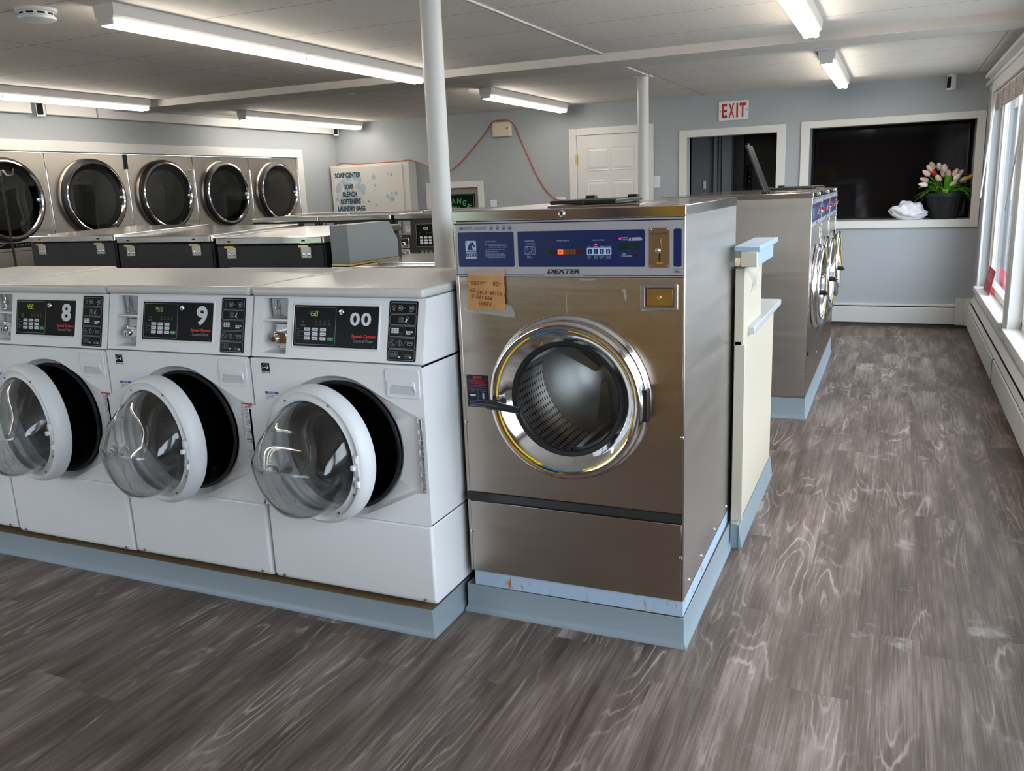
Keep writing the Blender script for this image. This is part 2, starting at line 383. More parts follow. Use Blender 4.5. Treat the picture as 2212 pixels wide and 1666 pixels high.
def thin_glass(name, tintc=(1, 1, 1, 1), refl=1.0):
    m = bpy.data.materials.new(name); m.use_nodes = True; t = m.node_tree; t.nodes.clear()
    o = nd(t, 'ShaderNodeOutputMaterial'); tr = nd(t, 'ShaderNodeBsdfTransparent'); tr.inputs[0].default_value = tintc
    gl = nd(t, 'ShaderNodeBsdfGlossy'); gl.inputs['Roughness'].default_value = .02
    fr = nd(t, 'ShaderNodeLayerWeight', i_Blend=.5); fz = math_(t, 'ADD', math_(t, 'MULTIPLY', math_(t, 'POWER', fr.outputs['Facing'], 5.0), .90), .04); mx = nd(t, 'ShaderNodeMixShader')
    t.links.new(math_(t, 'MULTIPLY', fz, refl), mx.inputs[0]); t.links.new(tr.outputs[0], mx.inputs[1]); t.links.new(gl.outputs[0], mx.inputs[2]); t.links.new(mx.outputs[0], o.inputs[0])
    return m
pane = thin_glass('window_pane_glass'); lens = thin_glass('door_glass', (.8, .82, .83, 1))
YW, YF, XL, ZC = 6.885, -4.2, -5.06, 2.32
# ---------------------------------------------------------------- room shell
struct(MB().box(XL-1, XR+.2, YF-.1, YW+1.6, -.1, 0, floorm).build('floor'))
struct(MB().box(XL-1, XR+.2, YF-.1, YW+.12, ZC, ZC+.1, ceilm).build('ceiling'))
# back wall with its three openings
WB = (.505, 1.975, 1.015, 1.94)        # big back window opening
DB = (-.70, .215, 0, 1.92)             # doorway into the dark room
CH = (-3.735, -3.12, 1.0, 1.50)        # change machine niche
mb = MB()
def wallxz(x0, x1, z0, z1): mb.box(x0, x1, YW, YW+.12, z0, z1, wallm)
wallxz(XL-1, CH[0], 0, ZC); wallxz(CH[0], CH[1], 0, CH[2]); wallxz(CH[0], CH[1], CH[3], ZC)
wallxz(CH[1], DB[0], 0, ZC); wallxz(DB[0], DB[1], DB[3], ZC); wallxz(DB[1], WB[0], 0, ZC)
wallxz(WB[0], WB[1], 0, WB[2]); wallxz(WB[0], WB[1], WB[3], ZC); wallxz(WB[1], XR+.2, 0, ZC)
struct(mb.build('wall_back', smooth=False))
# left wall round the dryer opening
mb = MB(); mb.box(XL-.1, XL, YF, 1.16, 0, ZC, wallm); mb.box(XL-.1, XL, 1.16, 6.112, 1.912, ZC, wallm); mb.box(XL-.1, XL, 6.112, YW, 0, ZC, wallm)
struct(mb.build('wall_left', smooth=False))
# front wall behind the camera
mb = MB(); mb.box(XL-1, -4.7, YF-.1, YF, 0, ZC, woodwall); mb.box(-4.7, -2.0, YF-.1, YF, 0, .5, woodwall); mb.box(-4.7, -2.0, YF-.1, YF, 2.0, ZC, woodwall); mb.box(-2.0, XR+.2, YF-.1, YF, 0, ZC, woodwall)
struct(mb.build('wall_front', smooth=False))
# window wall
mb = MB(); mb.box(XR, XR+.15, YF, YW, 0, .43, wallm); mb.box(XR, XR+.15, YF, YW, 2.16, ZC, trimw)
ys = [YF]+[v for a, b in reversed(BAYS) for v in (a, b)]+[YW]
for i in range(0, len(ys), 2):
    mb.box(XR, XR+.15, ys[i], ys[i+1], .43, 2.16, wallm if i in (0, len(ys)-2) else trimw)
struct(mb.build('wall_right', smooth=False))

def window_bay(n, y0, y1):
    f = MB()
    f.box(XR-.018, XR+.002, y0-.085, y0, .43, 2.17, trimw); f.box(XR-.018, XR+.002, y1, y1+.085, .43, 2.17, trimw)
    f.box(XR-.02, XR+.002, y0-.085, y1+.085, 2.10, 2.19, trimw)
    f.box(XR-.045, XR+.15, y0-.02, y1+.02, .43, .468, trimw); f.box(XR-.016, XR, y0-.085, y1+.085, .36, .43, trimw)
    for a, b in ((y0, y0+.05), (y1-.05, y1)): f.box(XR+.06, XR+.12, a, b, .468, 2.16, trimw)
    f.box(XR+.06, XR+.12, y0, y1, .468, .52, trimw); f.box(XR+.06, XR+.12, y0, y1, 2.09, 2.16, trimw)
    for a, b in ((y0+.05, y0+.075), (y1-.075, y1-.05)): f.box(XR+.075, XR+.11, a, b, .52, 2.09, trimw)
    o = struct(f.build('window_%d' % n, bevel=.003))
    g = MB(); g.box(XR+.088, XR+.094, y0+.07, y1-.07, .52, 2.09, pane); g.build('window_pane', o, smooth=False)
    return o
for i, (a, b) in enumerate(BAYS): window_bay(i+1, a, b)
# front window
f = MB()
for a in ((-4.78, -4.68, .42, 2.08), (-2.02, -1.92, .42, 2.08), (-4.68, -2.02, 1.98, 2.08), (-4.68, -2.02, .42, .52), (-3.38, -3.32, .52, 1.98)): f.box(a[0], a[1], YF-.06, YF+.02, a[2], a[3], trimw)
o = struct(f.build('window_5', bevel=.003)); MB().box(-4.7, -2.0, YF-.055, YF-.05, .52, 1.98, pane).build('window_pane', o, smooth=False)

# big dark window in the back wall (pot stands on its deep sill)
x0, x1, z0, z1 = WB
f = MB(); y = YW
for a in ((x0-.07, x0+.012, z0-.06, z1+.055), (x1-.012, x1+.06, z0-.06, z1+.055)): f.box(a[0], a[1], y-.022, y+.002, a[2], a[3], trimw)
f.box(x0+.012, x1-.012, y-.022, y+.002, z1-.012, z1+.055, trimw); f.box(x0+.012, x1-.012, y-.022, y+.002, z0-.06, z0+.012, trimw)
f.box(x0, x1, y+.003, y+.46, z0-.03, z0+.012, trimw); f.box(x0-.03, x0, y, y+.46, z0, z1, wallm); f.box(x1, x1+.03, y, y+.46, z0, z1, wallm); f.box(x0, x1, y, y+.46, z1, z1+.03, wallm)
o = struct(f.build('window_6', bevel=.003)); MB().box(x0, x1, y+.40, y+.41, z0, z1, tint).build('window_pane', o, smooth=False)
# doorway into the unlit room
x0, x1, z0, z1 = DB
f = MB(); f.box(x0-.07, x0+.008, y-.022, y+.002, 0, z1+.065, trimw); f.box(x1-.008, x1+.075, y-.022, y+.002, 0, z1+.065, trimw); f.box(x0+.008, x1-.008, y-.022, y+.002, z1-.008, z1+.065, trimw)
f.box(x0-.01, x0+.008, y+.003, y+.14, 0, z1, trimw); f.box(x1-.008, x1+.01, y+.003, y+.14, 0, z1, trimw); f.box(x0+.009, x1-.009, y+.003, y+.14, z1-.008, z1+.01, trimw)
o = struct(f.build('door_2', bevel=.003))
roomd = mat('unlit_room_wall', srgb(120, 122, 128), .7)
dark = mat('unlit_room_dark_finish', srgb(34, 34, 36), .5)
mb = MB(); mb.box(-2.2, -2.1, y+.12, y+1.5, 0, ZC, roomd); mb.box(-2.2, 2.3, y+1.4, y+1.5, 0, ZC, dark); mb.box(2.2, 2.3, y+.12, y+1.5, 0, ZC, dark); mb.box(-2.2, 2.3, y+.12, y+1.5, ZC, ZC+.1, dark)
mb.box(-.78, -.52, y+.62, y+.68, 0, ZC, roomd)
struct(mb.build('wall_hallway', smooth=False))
mb = MB()
for a, b in ((-.525, -.49), (-.435, -.33)): mb.box(a, b, y+.56, y+.69, 0, 2.2, roomd)
mb.box(-.478, -.448, y+.60, y+.66, 0, 2.2, roomd)
mb.box(-.49, -.435, y+.66, y+.69, 0, 2.2, darkm); mb.box(-.33, -.22, y+.69, y+.72, 0, 2.2, dark)
struct(mb.build('door_3', bevel=.003))
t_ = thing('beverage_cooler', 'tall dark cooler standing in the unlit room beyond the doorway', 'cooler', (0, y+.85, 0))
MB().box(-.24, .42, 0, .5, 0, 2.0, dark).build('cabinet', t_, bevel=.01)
mb = MB(); fn = frame((0, -.002, 0), (1, 0, 0), (0, 0, 1), (0, -1, 0)); fill(mb, fn, rr(-.215, -.15, 1.25, 1.62, .005), blackgl)
for z in (1.57, 1.50, 1.44, 1.38): fill(mb, fn, ell(-.182, z, .014, .007), dgreypr, .0012)
mb.build('control_strip', t_, smooth=False)
tag(MB().box(-.645, -.615, y+.60, y+.615, 1.38, 1.47, trimw).build('thermostat', bevel=.006), 'small white thermostat on the dim grey wall inside the doorway', 'thermostat')

# six panel door 1
x0, x1, z1 = -1.90, -1.13, 2.0
f = MB(); f.box(x0-.085, x0+.0, y-.022, y+.002, 0, z1+.075, trimw); f.box(x1, x1+.085, y-.022, y+.002, 0, z1+.075, trimw); f.box(x0, x1, y-.022, y+.002, z1, z1+.075, trimw)
d1 = struct(f.build('door_1', bevel=.004))
mb = MB(); fn = front(y-.004); pw = .26
mb.box(x0+.004, x1-.004, y-.012, y-.001, 0, z1-.004, trimw)
for cx in (x0+.115, x1-.115-pw):
    for a, b in ((.20, .78), (.90, 1.52), (1.62, 1.87)):
        A = rect(cx, cx+pw, a, b); B = rect(cx+.018, cx+pw-.018, a+.018, b-.018); Cc = rect(cx+.042, cx+pw-.042, a+.042, b-.042)
        mb.rings([[fn(*q, .009) for q in A], [fn(*q, .0125) for q in [(cx+.006, a+.006), (cx+pw-.006, a+.006), (cx+pw-.006, b-.006), (cx+.006, b-.006)]], [fn(*q, .0085) for q in B], [fn(*q, .014) for q in Cc]], trimw, cap1=True)
mb.build('door_slab', d1, smooth=False)
mb = MB()
for z in (1.75, .25): mb.box(x0-.012, x0+.012, y-.03, y-.01, z-.05, z+.05, brass)
mb.build('hinge', d1); MB().lathe([(.028, 0), (.028, -.008), (.012, -.012), (.012, -.04), (.028, -.05), (.028, -.07), (.001, -.078)], (x1-.06, y-.012, .95), brass, 'y', 20).build('door_knob', d1)
# change machine niche
x0, x1, z0, z1 = CH
f = MB(); f.box(x0-.07, x0, y-.022, y+.002, z0-.07, z1+.07, trimw); f.box(x1, x1+.07, y-.022, y+.002, z0-.07, z1+.07, trimw); f.box(x0, x1, y-.022, y+.002, z1, z1+.07, trimw); f.box(x0, x1, y-.022, y+.002, z0-.07, z0, trimw)
struct(f.build('trim_1', bevel=.004))
cm = thing('change_machine', 'wall mounted change machine with a black and green sign, half hidden by the pole', 'change machine', (0, y, 0))
MB().box(x0, x1, .02, .12, z0, z1, mat('grey_machine_steel', srgb(140, 138, 134), .4, .6)).build('face_plate', cm, bevel=.003)
mb = MB(); fn = front(.015); fill(mb, fn, rect(-3.66, -3.18, 1.10, 1.43), blackgl, .006, 0.0)
gs = mat('green_sign_paint', srgb(60, 170, 80), .5)
for i, ch in enumerate('CHANGE'):
    a = math.radians(48-19.2*i); cx, cz = -3.42-.24*math.sin(a)*.92, 1.12+.235*math.cos(a)
    text(mb, fn, ch, cx-.026, cx+.026, cz-.033, cz+.033, gs, .02, .0075, rot=a*.6)
text(mb, fn, 'BILL', -3.48, -3.36, 1.245, 1.29, gs, .02, .0075); text(mb, fn, '$', -3.44, -3.39, 1.14, 1.22, gs, .02, .0075)
line(mb, fn, rect(-3.65, -3.19, 1.11, 1.42), .004, gs, .0075, True)
tag(mb.build('sign', cm, smooth=False), 'black sign with green arched lettering')

# ceiling beam, battens, crown
struct(MB().box(XL, XR, 3.50, 3.84, ZC-.055, ZC+.01, mat('beam_paint', srgb(208, 203, 197), .6)).build('trim_2', bevel=.004))
struct(MB().box(-.545, -.505, -4.2, 3.50, ZC-.008, ZC+.01, ceilm).build('trim_3', bevel=.002))
struct(MB().box(-.60, -.555, 3.84, 4.9, ZC-.008, ZC+.01, ceilm).build('trim_4', bevel=.002))
mb = MB()
for a, b in ((1.5, 2.70), (2.83, 3.32), (3.34, 6.78)): mb.box(XL, XL+.07, a, b, 2.20, 2.285, trimw)
struct(mb.build('trim_5', bevel=.003))
# dryer opening trim
mb = MB(); mb.box(XL-.02, XL+.015, 1.16, 6.20, 1.912, 2.0, trimw); mb.box(XL-.02, XL+.015, 6.10, 6.20, 0, 1.912, trimw)
struct(mb.build('trim_6', bevel=.004))
struct(MB().box(XR-.075, XR-.03, -4.1, 6.40, 2.225, 2.255, trimw).build('trim_7', bevel=.004))
struct(MB().box(XR-.03, XR, -4.2, YW, 2.19, 2.23, trimw).build('trim_8', bevel=.003))

# poles
for nm, x, yy, r, lb in (('support_pole', -.370, .875, .0415, 'white round steel pole rising behind the white washers left of the big steel one'), ('support_pole', -.612, 4.88, .046, 'white round steel pole in front of the six panel door')):
    p_ = thing(nm, lb, 'pole', (x, yy, 0))
    MB().lathe([(r, 0), (r, ZC)], (0, 0, 0), trimw, 'z', 40).build('shaft', p_)
    MB().box(-.07, .07, -.05, .05, ZC-.012, ZC, trimw).build('top_plate', p_, bevel=.002)

# baseboard heaters
heat = thing('baseboard_heater', 'long white baseboard heater under the window wall', 'heater', (XR, 0, 0))
prof = [(0, .02), (-.045, .03), (-.068, .085), (-.068, .205), (-.060, .222), (-.052, .222), (-.052, .10), (0, .10)]
mb = MB()
def ext(prof, y0, y1, mt): mb.prism([(a, b) for a, b in prof], lambda a, b, d: (a, d, b), y0, y1, mt)
for a, b in ((-4.1, -1.2), (-1.19, 1.6), (1.61, 4.26), (4.27, 6.62)): ext([(-.036, .058), (-.05, .052), (-.05, .200), (-.042, .208), (-.036, .203)], a, b, heaterm)
mb.build('front_cover', heat, bevel=.002)
mb = MB(); ext([(-.001, .03), (-.001, .325), (-.010, .325), (-.036, .290), (-.033, .284), (-.010, .312), (-.008, .312), (-.008, .03)], -4.1, 6.62, heaterm); mb.build('back_plate', heat)
mb = MB(); ext([(-.034, .267), (-.038, .269), (-.050, .230), (-.046, .226)], -4.1, 6.62, heaterm); mb.build('louver', heat)
mb = MB(); ext([(-.008, .07), (-.033, .07), (-.033, .225), (-.020, .295), (-.008, .30)], -4.1, 6.61, darkm); mb.build('fin_core', heat)
for yy in (4.265, 1.605, -1.195):
    mb = MB(); ext([(-.045, .05), (-.052, .048), (-.052, .205), (-.042, .212), (-.040, .2)], yy-.009, yy+.009, darkm if yy > 4 else heaterm); mb.build('joint_cover', heat, bevel=.001)
h2 = thing('baseboard_heater', 'short white baseboard heater under the dark back window', 'heater', (0, YW, 0))
MB().box(.60, 1.90, -.055, -.006, .035, .195, heaterm).build('front_cover', h2, bevel=.006)
MB().box(.60, 1.90, -.05, 0, .195, .203, darkm).build('top_slot', h2); MB().box(.60, 1.90, -.04, 0, .203, .222, heaterm).build('back_plate', h2, bevel=.002)
mb = MB(); mb.prism([(1.90, -.06), (1.985, -.06), (1.985, -.075), (XR-.001, -.11), (XR-.001, 0), (1.90, 0)], lambda a, b, d: (a, b, d), .03, .28, heaterm); mb.build('corner_cover', h2, bevel=.003)
struct(MB().box(.60, XR, YW-.02, YW, 0, .035, mat('dark_gap_trim', srgb(95, 98, 102), .5)).build('baseboard_back'))

# fluorescent fixtures
def fixture(x, y0, y1, label):
    t = thing('fluorescent_light', label, 'ceiling light', (x, y0, ZC), 0, 'twin tube ceiling lights'); Ln = y1-y0
    mb = MB(); mb.prism([(-.06, 0), (-.056, -.05), (-.045, -.062), (.045, -.062), (.056, -.05), (.06, 0)], lambda a, b, d: (a, d, b), 0, Ln, trimw); mb.build('housing', t, bevel=.002)
    for yy in (0.006, Ln/2, Ln-.006): MB().box(-.042, .042, yy-.006, yy+.006, -.088, -.06, trimw).build('lamp_holder', t, bevel=.002)
    for sx in (-.026, .026):
        for a, b in ((.015, Ln/2-.008), (Ln/2+.008, Ln-.015)):
            mb = MB(); mb.lathe([(.0145, a), (.0145, b)], (sx, 0, -.078), tubem, 'y', 14, True, True); mb.build('tube', t)
    return t
fixture(-1.86, .66, 3.40, 'long twin tube ceiling light above the numbered white washers')
fixture(-4.52, .75, 3.42, 'twin tube ceiling light before the dryers, cut off by the left picture edge')
fixture(-4.62, 4.72, 6.78, 'twin tube ceiling light beyond the beam, over the soap cabinet corner')
fixture(-1.95, 4.70, 6.62, 'twin tube ceiling light beyond the beam, between the two white poles')
fixture(.84, .75, 3.12, 'twin tube ceiling light above the steel washer, cut off by the top picture edge')
fixture(.83, 4.40, 6.34, 'short looking twin tube ceiling light nearest the big dark back window')
fixture(-4.52, -2.6, .1, 'unseen twin tube ceiling light added behind the camera to lift the washer fronts')  # out of view; added to brighten the washer fronts and ceiling
# ceiling devices
sd = thing('smoke_detector', 'round white smoke detector on the ceiling at the upper left corner', 'smoke detector', (-2.185, .59, ZC))
MB().lathe([(.085, 0), (.085, -.012), (.074, -.016), (.070, -.030), (.078, -.034), (.076, -.044), (.05, -.052), (.001, -.053)], (0, 0, 0), white_pl, 'z', 40).build('body', sd)
mb = MB()
for k in range(10):
    a = 2*PI*k/10; mb.lathe([(.0735, -.019), (.0725, -.027)], (0, 0, 0), darkm, 'z', 4, a0=a, a1=a+.42)
mb.build('vent_slot', sd)
hd = thing('heat_detector', 'small white heat detector on the ceiling just beyond the beam', 'detector', (-2.9, 4.08, ZC))
MB().lathe([(.055, 0), (.055, -.012), (.03, -.018), (.03, -.028), (.001, -.03)], (0, 0, 0), white_pl, 'z', 24).build('body', hd)
def sec_cam(loc, rz, label):
    t = thing('security_camera', label, 'security camera', loc, rz, 'ceiling corner cameras')
    MB().lathe([(.03, 0), (.03, .008), (.012, .012)], (0, 0, .07), white_pl, 'z', 20, True).build('mount', t)
    mb = MB(); mb.prism(rr(-.03, .03, -.06, .07, .006), lambda a, b, d: (a, d, b), -.02, .03, white_pl); mb.build('housing', t, bevel=.003)
    mb = MB(); mb.prism(rr(-.022, .022, -.045, .052, .006), lambda a, b, d: (a, d, b), -.023, -.0195, blackgl); mb.build('lens_cover', t)
sec_cam((1.72, 6.78, ZC-.075), math.radians(-50), 'white camera hanging from the ceiling above the dark back window')
sec_cam((XL+.09, 2.765, 2.235), math.radians(40), 'white camera on the ledge above the dryers, near the left edge')
sec_cam((XL+.09, 6.80, 2.24), math.radians(30), 'white camera at the far end of the ledge, in the wall corner')

# wall things
e = thing('exit_sign', 'white sign with red capital letters above the dark doorway', 'sign', (-.222, YW, 2.148))
MB().box(-.147, .147, -.022, 0, -.094, .094, mat('sign_white', srgb(232, 230, 228), .5)).build('board', e, bevel=.004)
mb = MB(); fn = front(-.022); exr = mat('exit_red', srgb(178, 36, 60), .5)
for ch, a, b in (('E', -.115, -.062), ('X', -.048, .010), ('I', .028, .046), ('T', .06, .122)): text(mb, fn, ch, a, b, -.068, .068, exr, .03, .001)
fill(mb, fn, ell(-.13, 0, .005), dgreypr, .001); fill(mb, fn, ell(.133, 0, .005), dgreypr, .001)
tag(mb.build('lettering', e, smooth=False), 'red letters')
jb = thing('junction_box', 'beige junction box on the back wall with the orange cord looped over it', 'junction box', (-2.775, YW, 2.12))
MB().box(-.11, .11, -.06, 0, -.078, .078, mat('beige_plastic', srgb(214, 208, 184), .5)).build('housing', jb, bevel=.008); MB().lathe([(.009, 0), (.009, -.003)], (.075, -.06, .01), darkm, 'y', 12, cap1=True).build('cable_hole', jb)
pts = [(-5.046, 1.45), (-5.046, 1.80), (-4.99, 1.842), (-4.9, 1.852), (-4.75, 1.835), (-4.6, 1.832), (-4.3, 1.836), (-4.1, 1.842), (-3.98, 1.845), (-3.86, 1.80), (-3.7, 1.73), (-3.5, 1.70), (-3.37, 1.755), (-3.2, 1.90), (-3.04, 2.05), (-2.93, 2.175), (-2.86, 2.212), (-2.76, 2.218), (-2.67, 2.205), (-2.62, 2.14), (-2.57, 2.02), (-2.47, 1.80), (-2.40, 1.64), (-2.30, 1.47), (-2.22, 1.38), (-2.14, 1.33), (-2.02, 1.32)]
P3 = []
for a, b in pts:
    yy = YW-.012 if not (-5.04 < a < -3.9) else YW-.05
    if -2.93 < a < -2.62: yy = YW-.066
    P3.append(Vector((a, yy, b)))
sm = []
for i in range(len(P3)-1):
    p0, p1, p2, p3 = P3[max(i-1, 0)], P3[i], P3[i+1], P3[min(i+2, len(P3)-1)]
    for k in range(5):
        u = k/5; sm.append(.5*((2*p1)+(p2-p0)*u+(2*p0-5*p1+4*p2-p3)*u*u+(3*p1-p0-3*p2+p3)*u**3))
sm.append(P3[-1]); mb = MB(); mb.tube(sm, .0058, mat('orange_cord', srgb(178, 84, 50), .5), 8); oc = mb.build('extension_cord')
tag(oc, 'orange extension cord draped along the back wall over soap cabinet and box', 'cord')
def plate(x, z, w, h, label, cat='switch', nm='light_switch'):
    t = thing(nm, label, cat, (x, YW, z)); MB().box(-w/2, w/2, -.008, 0, -h/2, h/2, white_pl).build('cover_plate', t, bevel=.003)
    MB().box(-.005, .005, -.016, -.007, -.012, .012, white_pl).build('toggle', t)
plate(-1.01, 1.475, .075, .12, 'white light switch right of the six panel door')
plate(-2.93, 1.29, .075, .12, 'white wall plate low on the wall right of the change machine', 'wall plate', 'wall_plate')
plate(-2.10, 1.31, .12, .09, 'white outlet plate where the orange cord ends', 'outlet', 'wall_outlet')

# soap cabinet
sc = thing('soap_cabinet', 'white wall cabinet with blue bubble artwork and soap lettering', 'cabinet', (-5.034, YW-.175, 1.10))
cabw = mat('soap_cabinet_white', srgb(214, 212, 206), .45)
MB().box(0, 1.104, 0, .173, 0, .722, cabw).build('body', sc, bevel=.004)
MB().box(.02, 1.02, -.012, 0, .02, .70, cabw).build('door', sc, bevel=.003)
mb = MB(); fn = front(-.012); ink = mat('dark_blue_ink', srgb(38, 42, 62), .6)
b1 = mat('pale_bubble_blue', srgb(172, 186, 196), .6); b2 = mat('mid_bubble_blue', srgb(140, 168, 180), .6); b3 = mat('light_bubble', srgb(196, 204, 208), .6)
rnd = random.Random(3)
for k in range(70):
    a = rnd.uniform(0, 2*PI); r = math.sqrt(rnd.random()); cx, cz = .28+.20*r*math.cos(a), .33+.30*r*math.sin(a)
    fill(mb, fn, ell(cx, cz, rnd.uniform(.018, .045), None, 14), rnd.choice((b1, b1, b3)), .0004+k*.00001)
for cx, cz, r in ((.62, .57, .035), (.635, .47, .022), (.62, .42, .012), (.63, .24, .02), (.83, .60, .014), (.87, .59, .022), (.80, .34, .028), (.86, .31, .042), (.92, .37, .03), (.86, .37, .02), (.70, .12, .018)):
    fill(mb, fn, ell(cx, cz, r), b3, .0012); fill(mb, fn, ell(cx-r*.15, cz-r*.1, r*.75), b1, .0014); fill(mb, fn, ell(cx+r*.2, cz-r*.3, r*.35), b2, .0016)
for s_, a, b, z in (('SOAP CENTER', .07, .44, .575), ('SOAP', .195, .325, .435), ('BLEACH', .165, .365, .348), ('SOFTENERS', .125, .415, .262), ('LAUNDRY BAGS', .08, .475, .176)):
    text(mb, fn, s_, a-.008, b-.008, z-.004, z+.056, b2, .03, .0018); text(mb, fn, s_, a, b, z, z+.062, ink, .032, .0022)
fill(mb, fn, ell(.53, .285, .007), darkm, .002)
tag(mb.build('printed_artwork', sc, smooth=False), 'blue bubbles and dark blue lettering')
# blinds and wands
def blind(y0, y1, label):
    t = thing('bamboo_blind', label, 'blind', (XR+.02, y0, 2.10), 0, 'rolled bamboo blinds'); w = y1-y0
    mb = MB(); mb.box(-.015, .03, 0, w, -.02, .0, trimw); mb.build('head_rail', t, bevel=.003)
    mb = MB(); mb.prism([(-.012, -.02), (-.018, -.06), (-.016, -.13), (-.004, -.15), (.012, -.14), (.012, -.02)], lambda a, b, d: (a, d, b), .01, w-.01, bamboo); mb.build('slats', t)
    mb = MB()
    for k in range(5): mb.box(-.0195, -.017, w*(k+.5)/5-.012, w*(k+.5)/5+.012, -.148, -.02, bamboo)
    mb.build('ladder_tape', t)
blind(4.22, 6.29, 'bamboo blind rolled up at the head of the farthest window')
blind(1.91, 3.94, 'bamboo blind rolled up at the head of the nearer window, mostly out of frame')
for a, b, lb in (((XR-.02, 5.95, 2.08), (XR-.055, 6.22, 1.235), 'thin white blind wand hanging nearest the back wall'), ((XR-.02, 3.85, 2.08), (XR-.05, 4.28, 1.205), 'thin white blind wand hanging before the mullion of the first two windows'), ((XR+.05, 5.0, 2.08), (XR+.05, 5.0, 1.25), 'thin white cord hanging inside the farthest window')):
    mb = MB(); mb.tube([a, b], .006, trimw, 8); tag(mb.build('blind_wand'), lb, 'wand')
# red sign in the window
rs = thing('window_sign', 'small red printed sign leaning in the lower corner of the farthest window', 'sign', (XR+.022, 5.62, .470))
fn = frame((0, 0, 0), (0, 1.7, 0), (.16, 0, .9), (-1, 0, .18)); rsr = mat('sign_red', srgb(176, 44, 58), .5); rsp = mat('sign_pink', srgb(214, 130, 138), .5)
mb = MB(); mb.prism(rect(0, .30, 0, .215), fn, 0, .003, rsr); mb.build('card', rs, smooth=False)
mb = MB(); fill(mb, fn, ell(.15, .185, .014), rsp, .004)
for z, a, b in ((.15, .04, .26), (.125, .03, .27), (.10, .05, .25), (.03, .2, .27)): fill(mb, fn, rect(a, b, z, z+.014), rsp, .004)
mb.build('printed_lines', rs, smooth=False)
# ---------------------------------------------------------------- platforms with vinyl cove base
def platform(n, x0, x1, y0, y1, h, sides):
    mb = MB(); mb.box(x0, x1, y0, y1, 0, h-.004, mat('chipped_plywood', srgb(120, 100, 72), .8, var=.3, vscale=30)); o = struct(mb.build('trim_%d' % n, smooth=False))
    mb = MB(); prof = [(0, 0), (.014, 0), (.0135, .004), (.009, .014), (.004, .026), (.0035, h), (0, h)]
    pts = {'f': ((x0, y0), (x1, y0), (0, -1)), 'r': ((x1, y0), (x1, y1), (1, 0)), 'l': ((x0, y0), (x0, y1), (-1, 0)), 'b': ((x0, y1), (x1, y1), (0, 1))}
    for s in sides:
        a, b, nrm = pts[s]; d = (b[0]-a[0], b[1]-a[1]); l = math.hypot(*d); d = (d[0]/l, d[1]/l)
        ext_ = {'f': ('l', 'r'), 'r': ('f', 'b'), 'l': ('f', 'b'), 'b': ('l', 'r')}[s]
        r0 = [];
        ring0 = [(a[0]+nrm[0]*p-(d[0]*p if ext_[0] in sides else 0), a[1]+nrm[1]*p-(d[1]*p if ext_[0] in sides else 0), z) for p, z in prof]
        ring1 = [(b[0]+nrm[0]*p+(d[0]*p if ext_[1] in sides else 0), b[1]+nrm[1]*p+(d[1]*p if ext_[1] in sides else 0), z) for p, z in prof]
        mb.rings([ring0, ring1], cove, True, True, True)
    mb.build('cove_base', o); return o
platform(9, -4.15, -.02, 0, .80, .097, 'frl')
platform(10, .012, .78, .214, 1.125, .103, 'frl')
platform(11, -.03, .878, 3.135, 5.40, .132, 'frlb')
platform(12, -3.15, .2, .85, 1.95, .15, 'frlb')
platform(13, -4.1, -.2, 3.0, 4.6, .12, 'frlb')

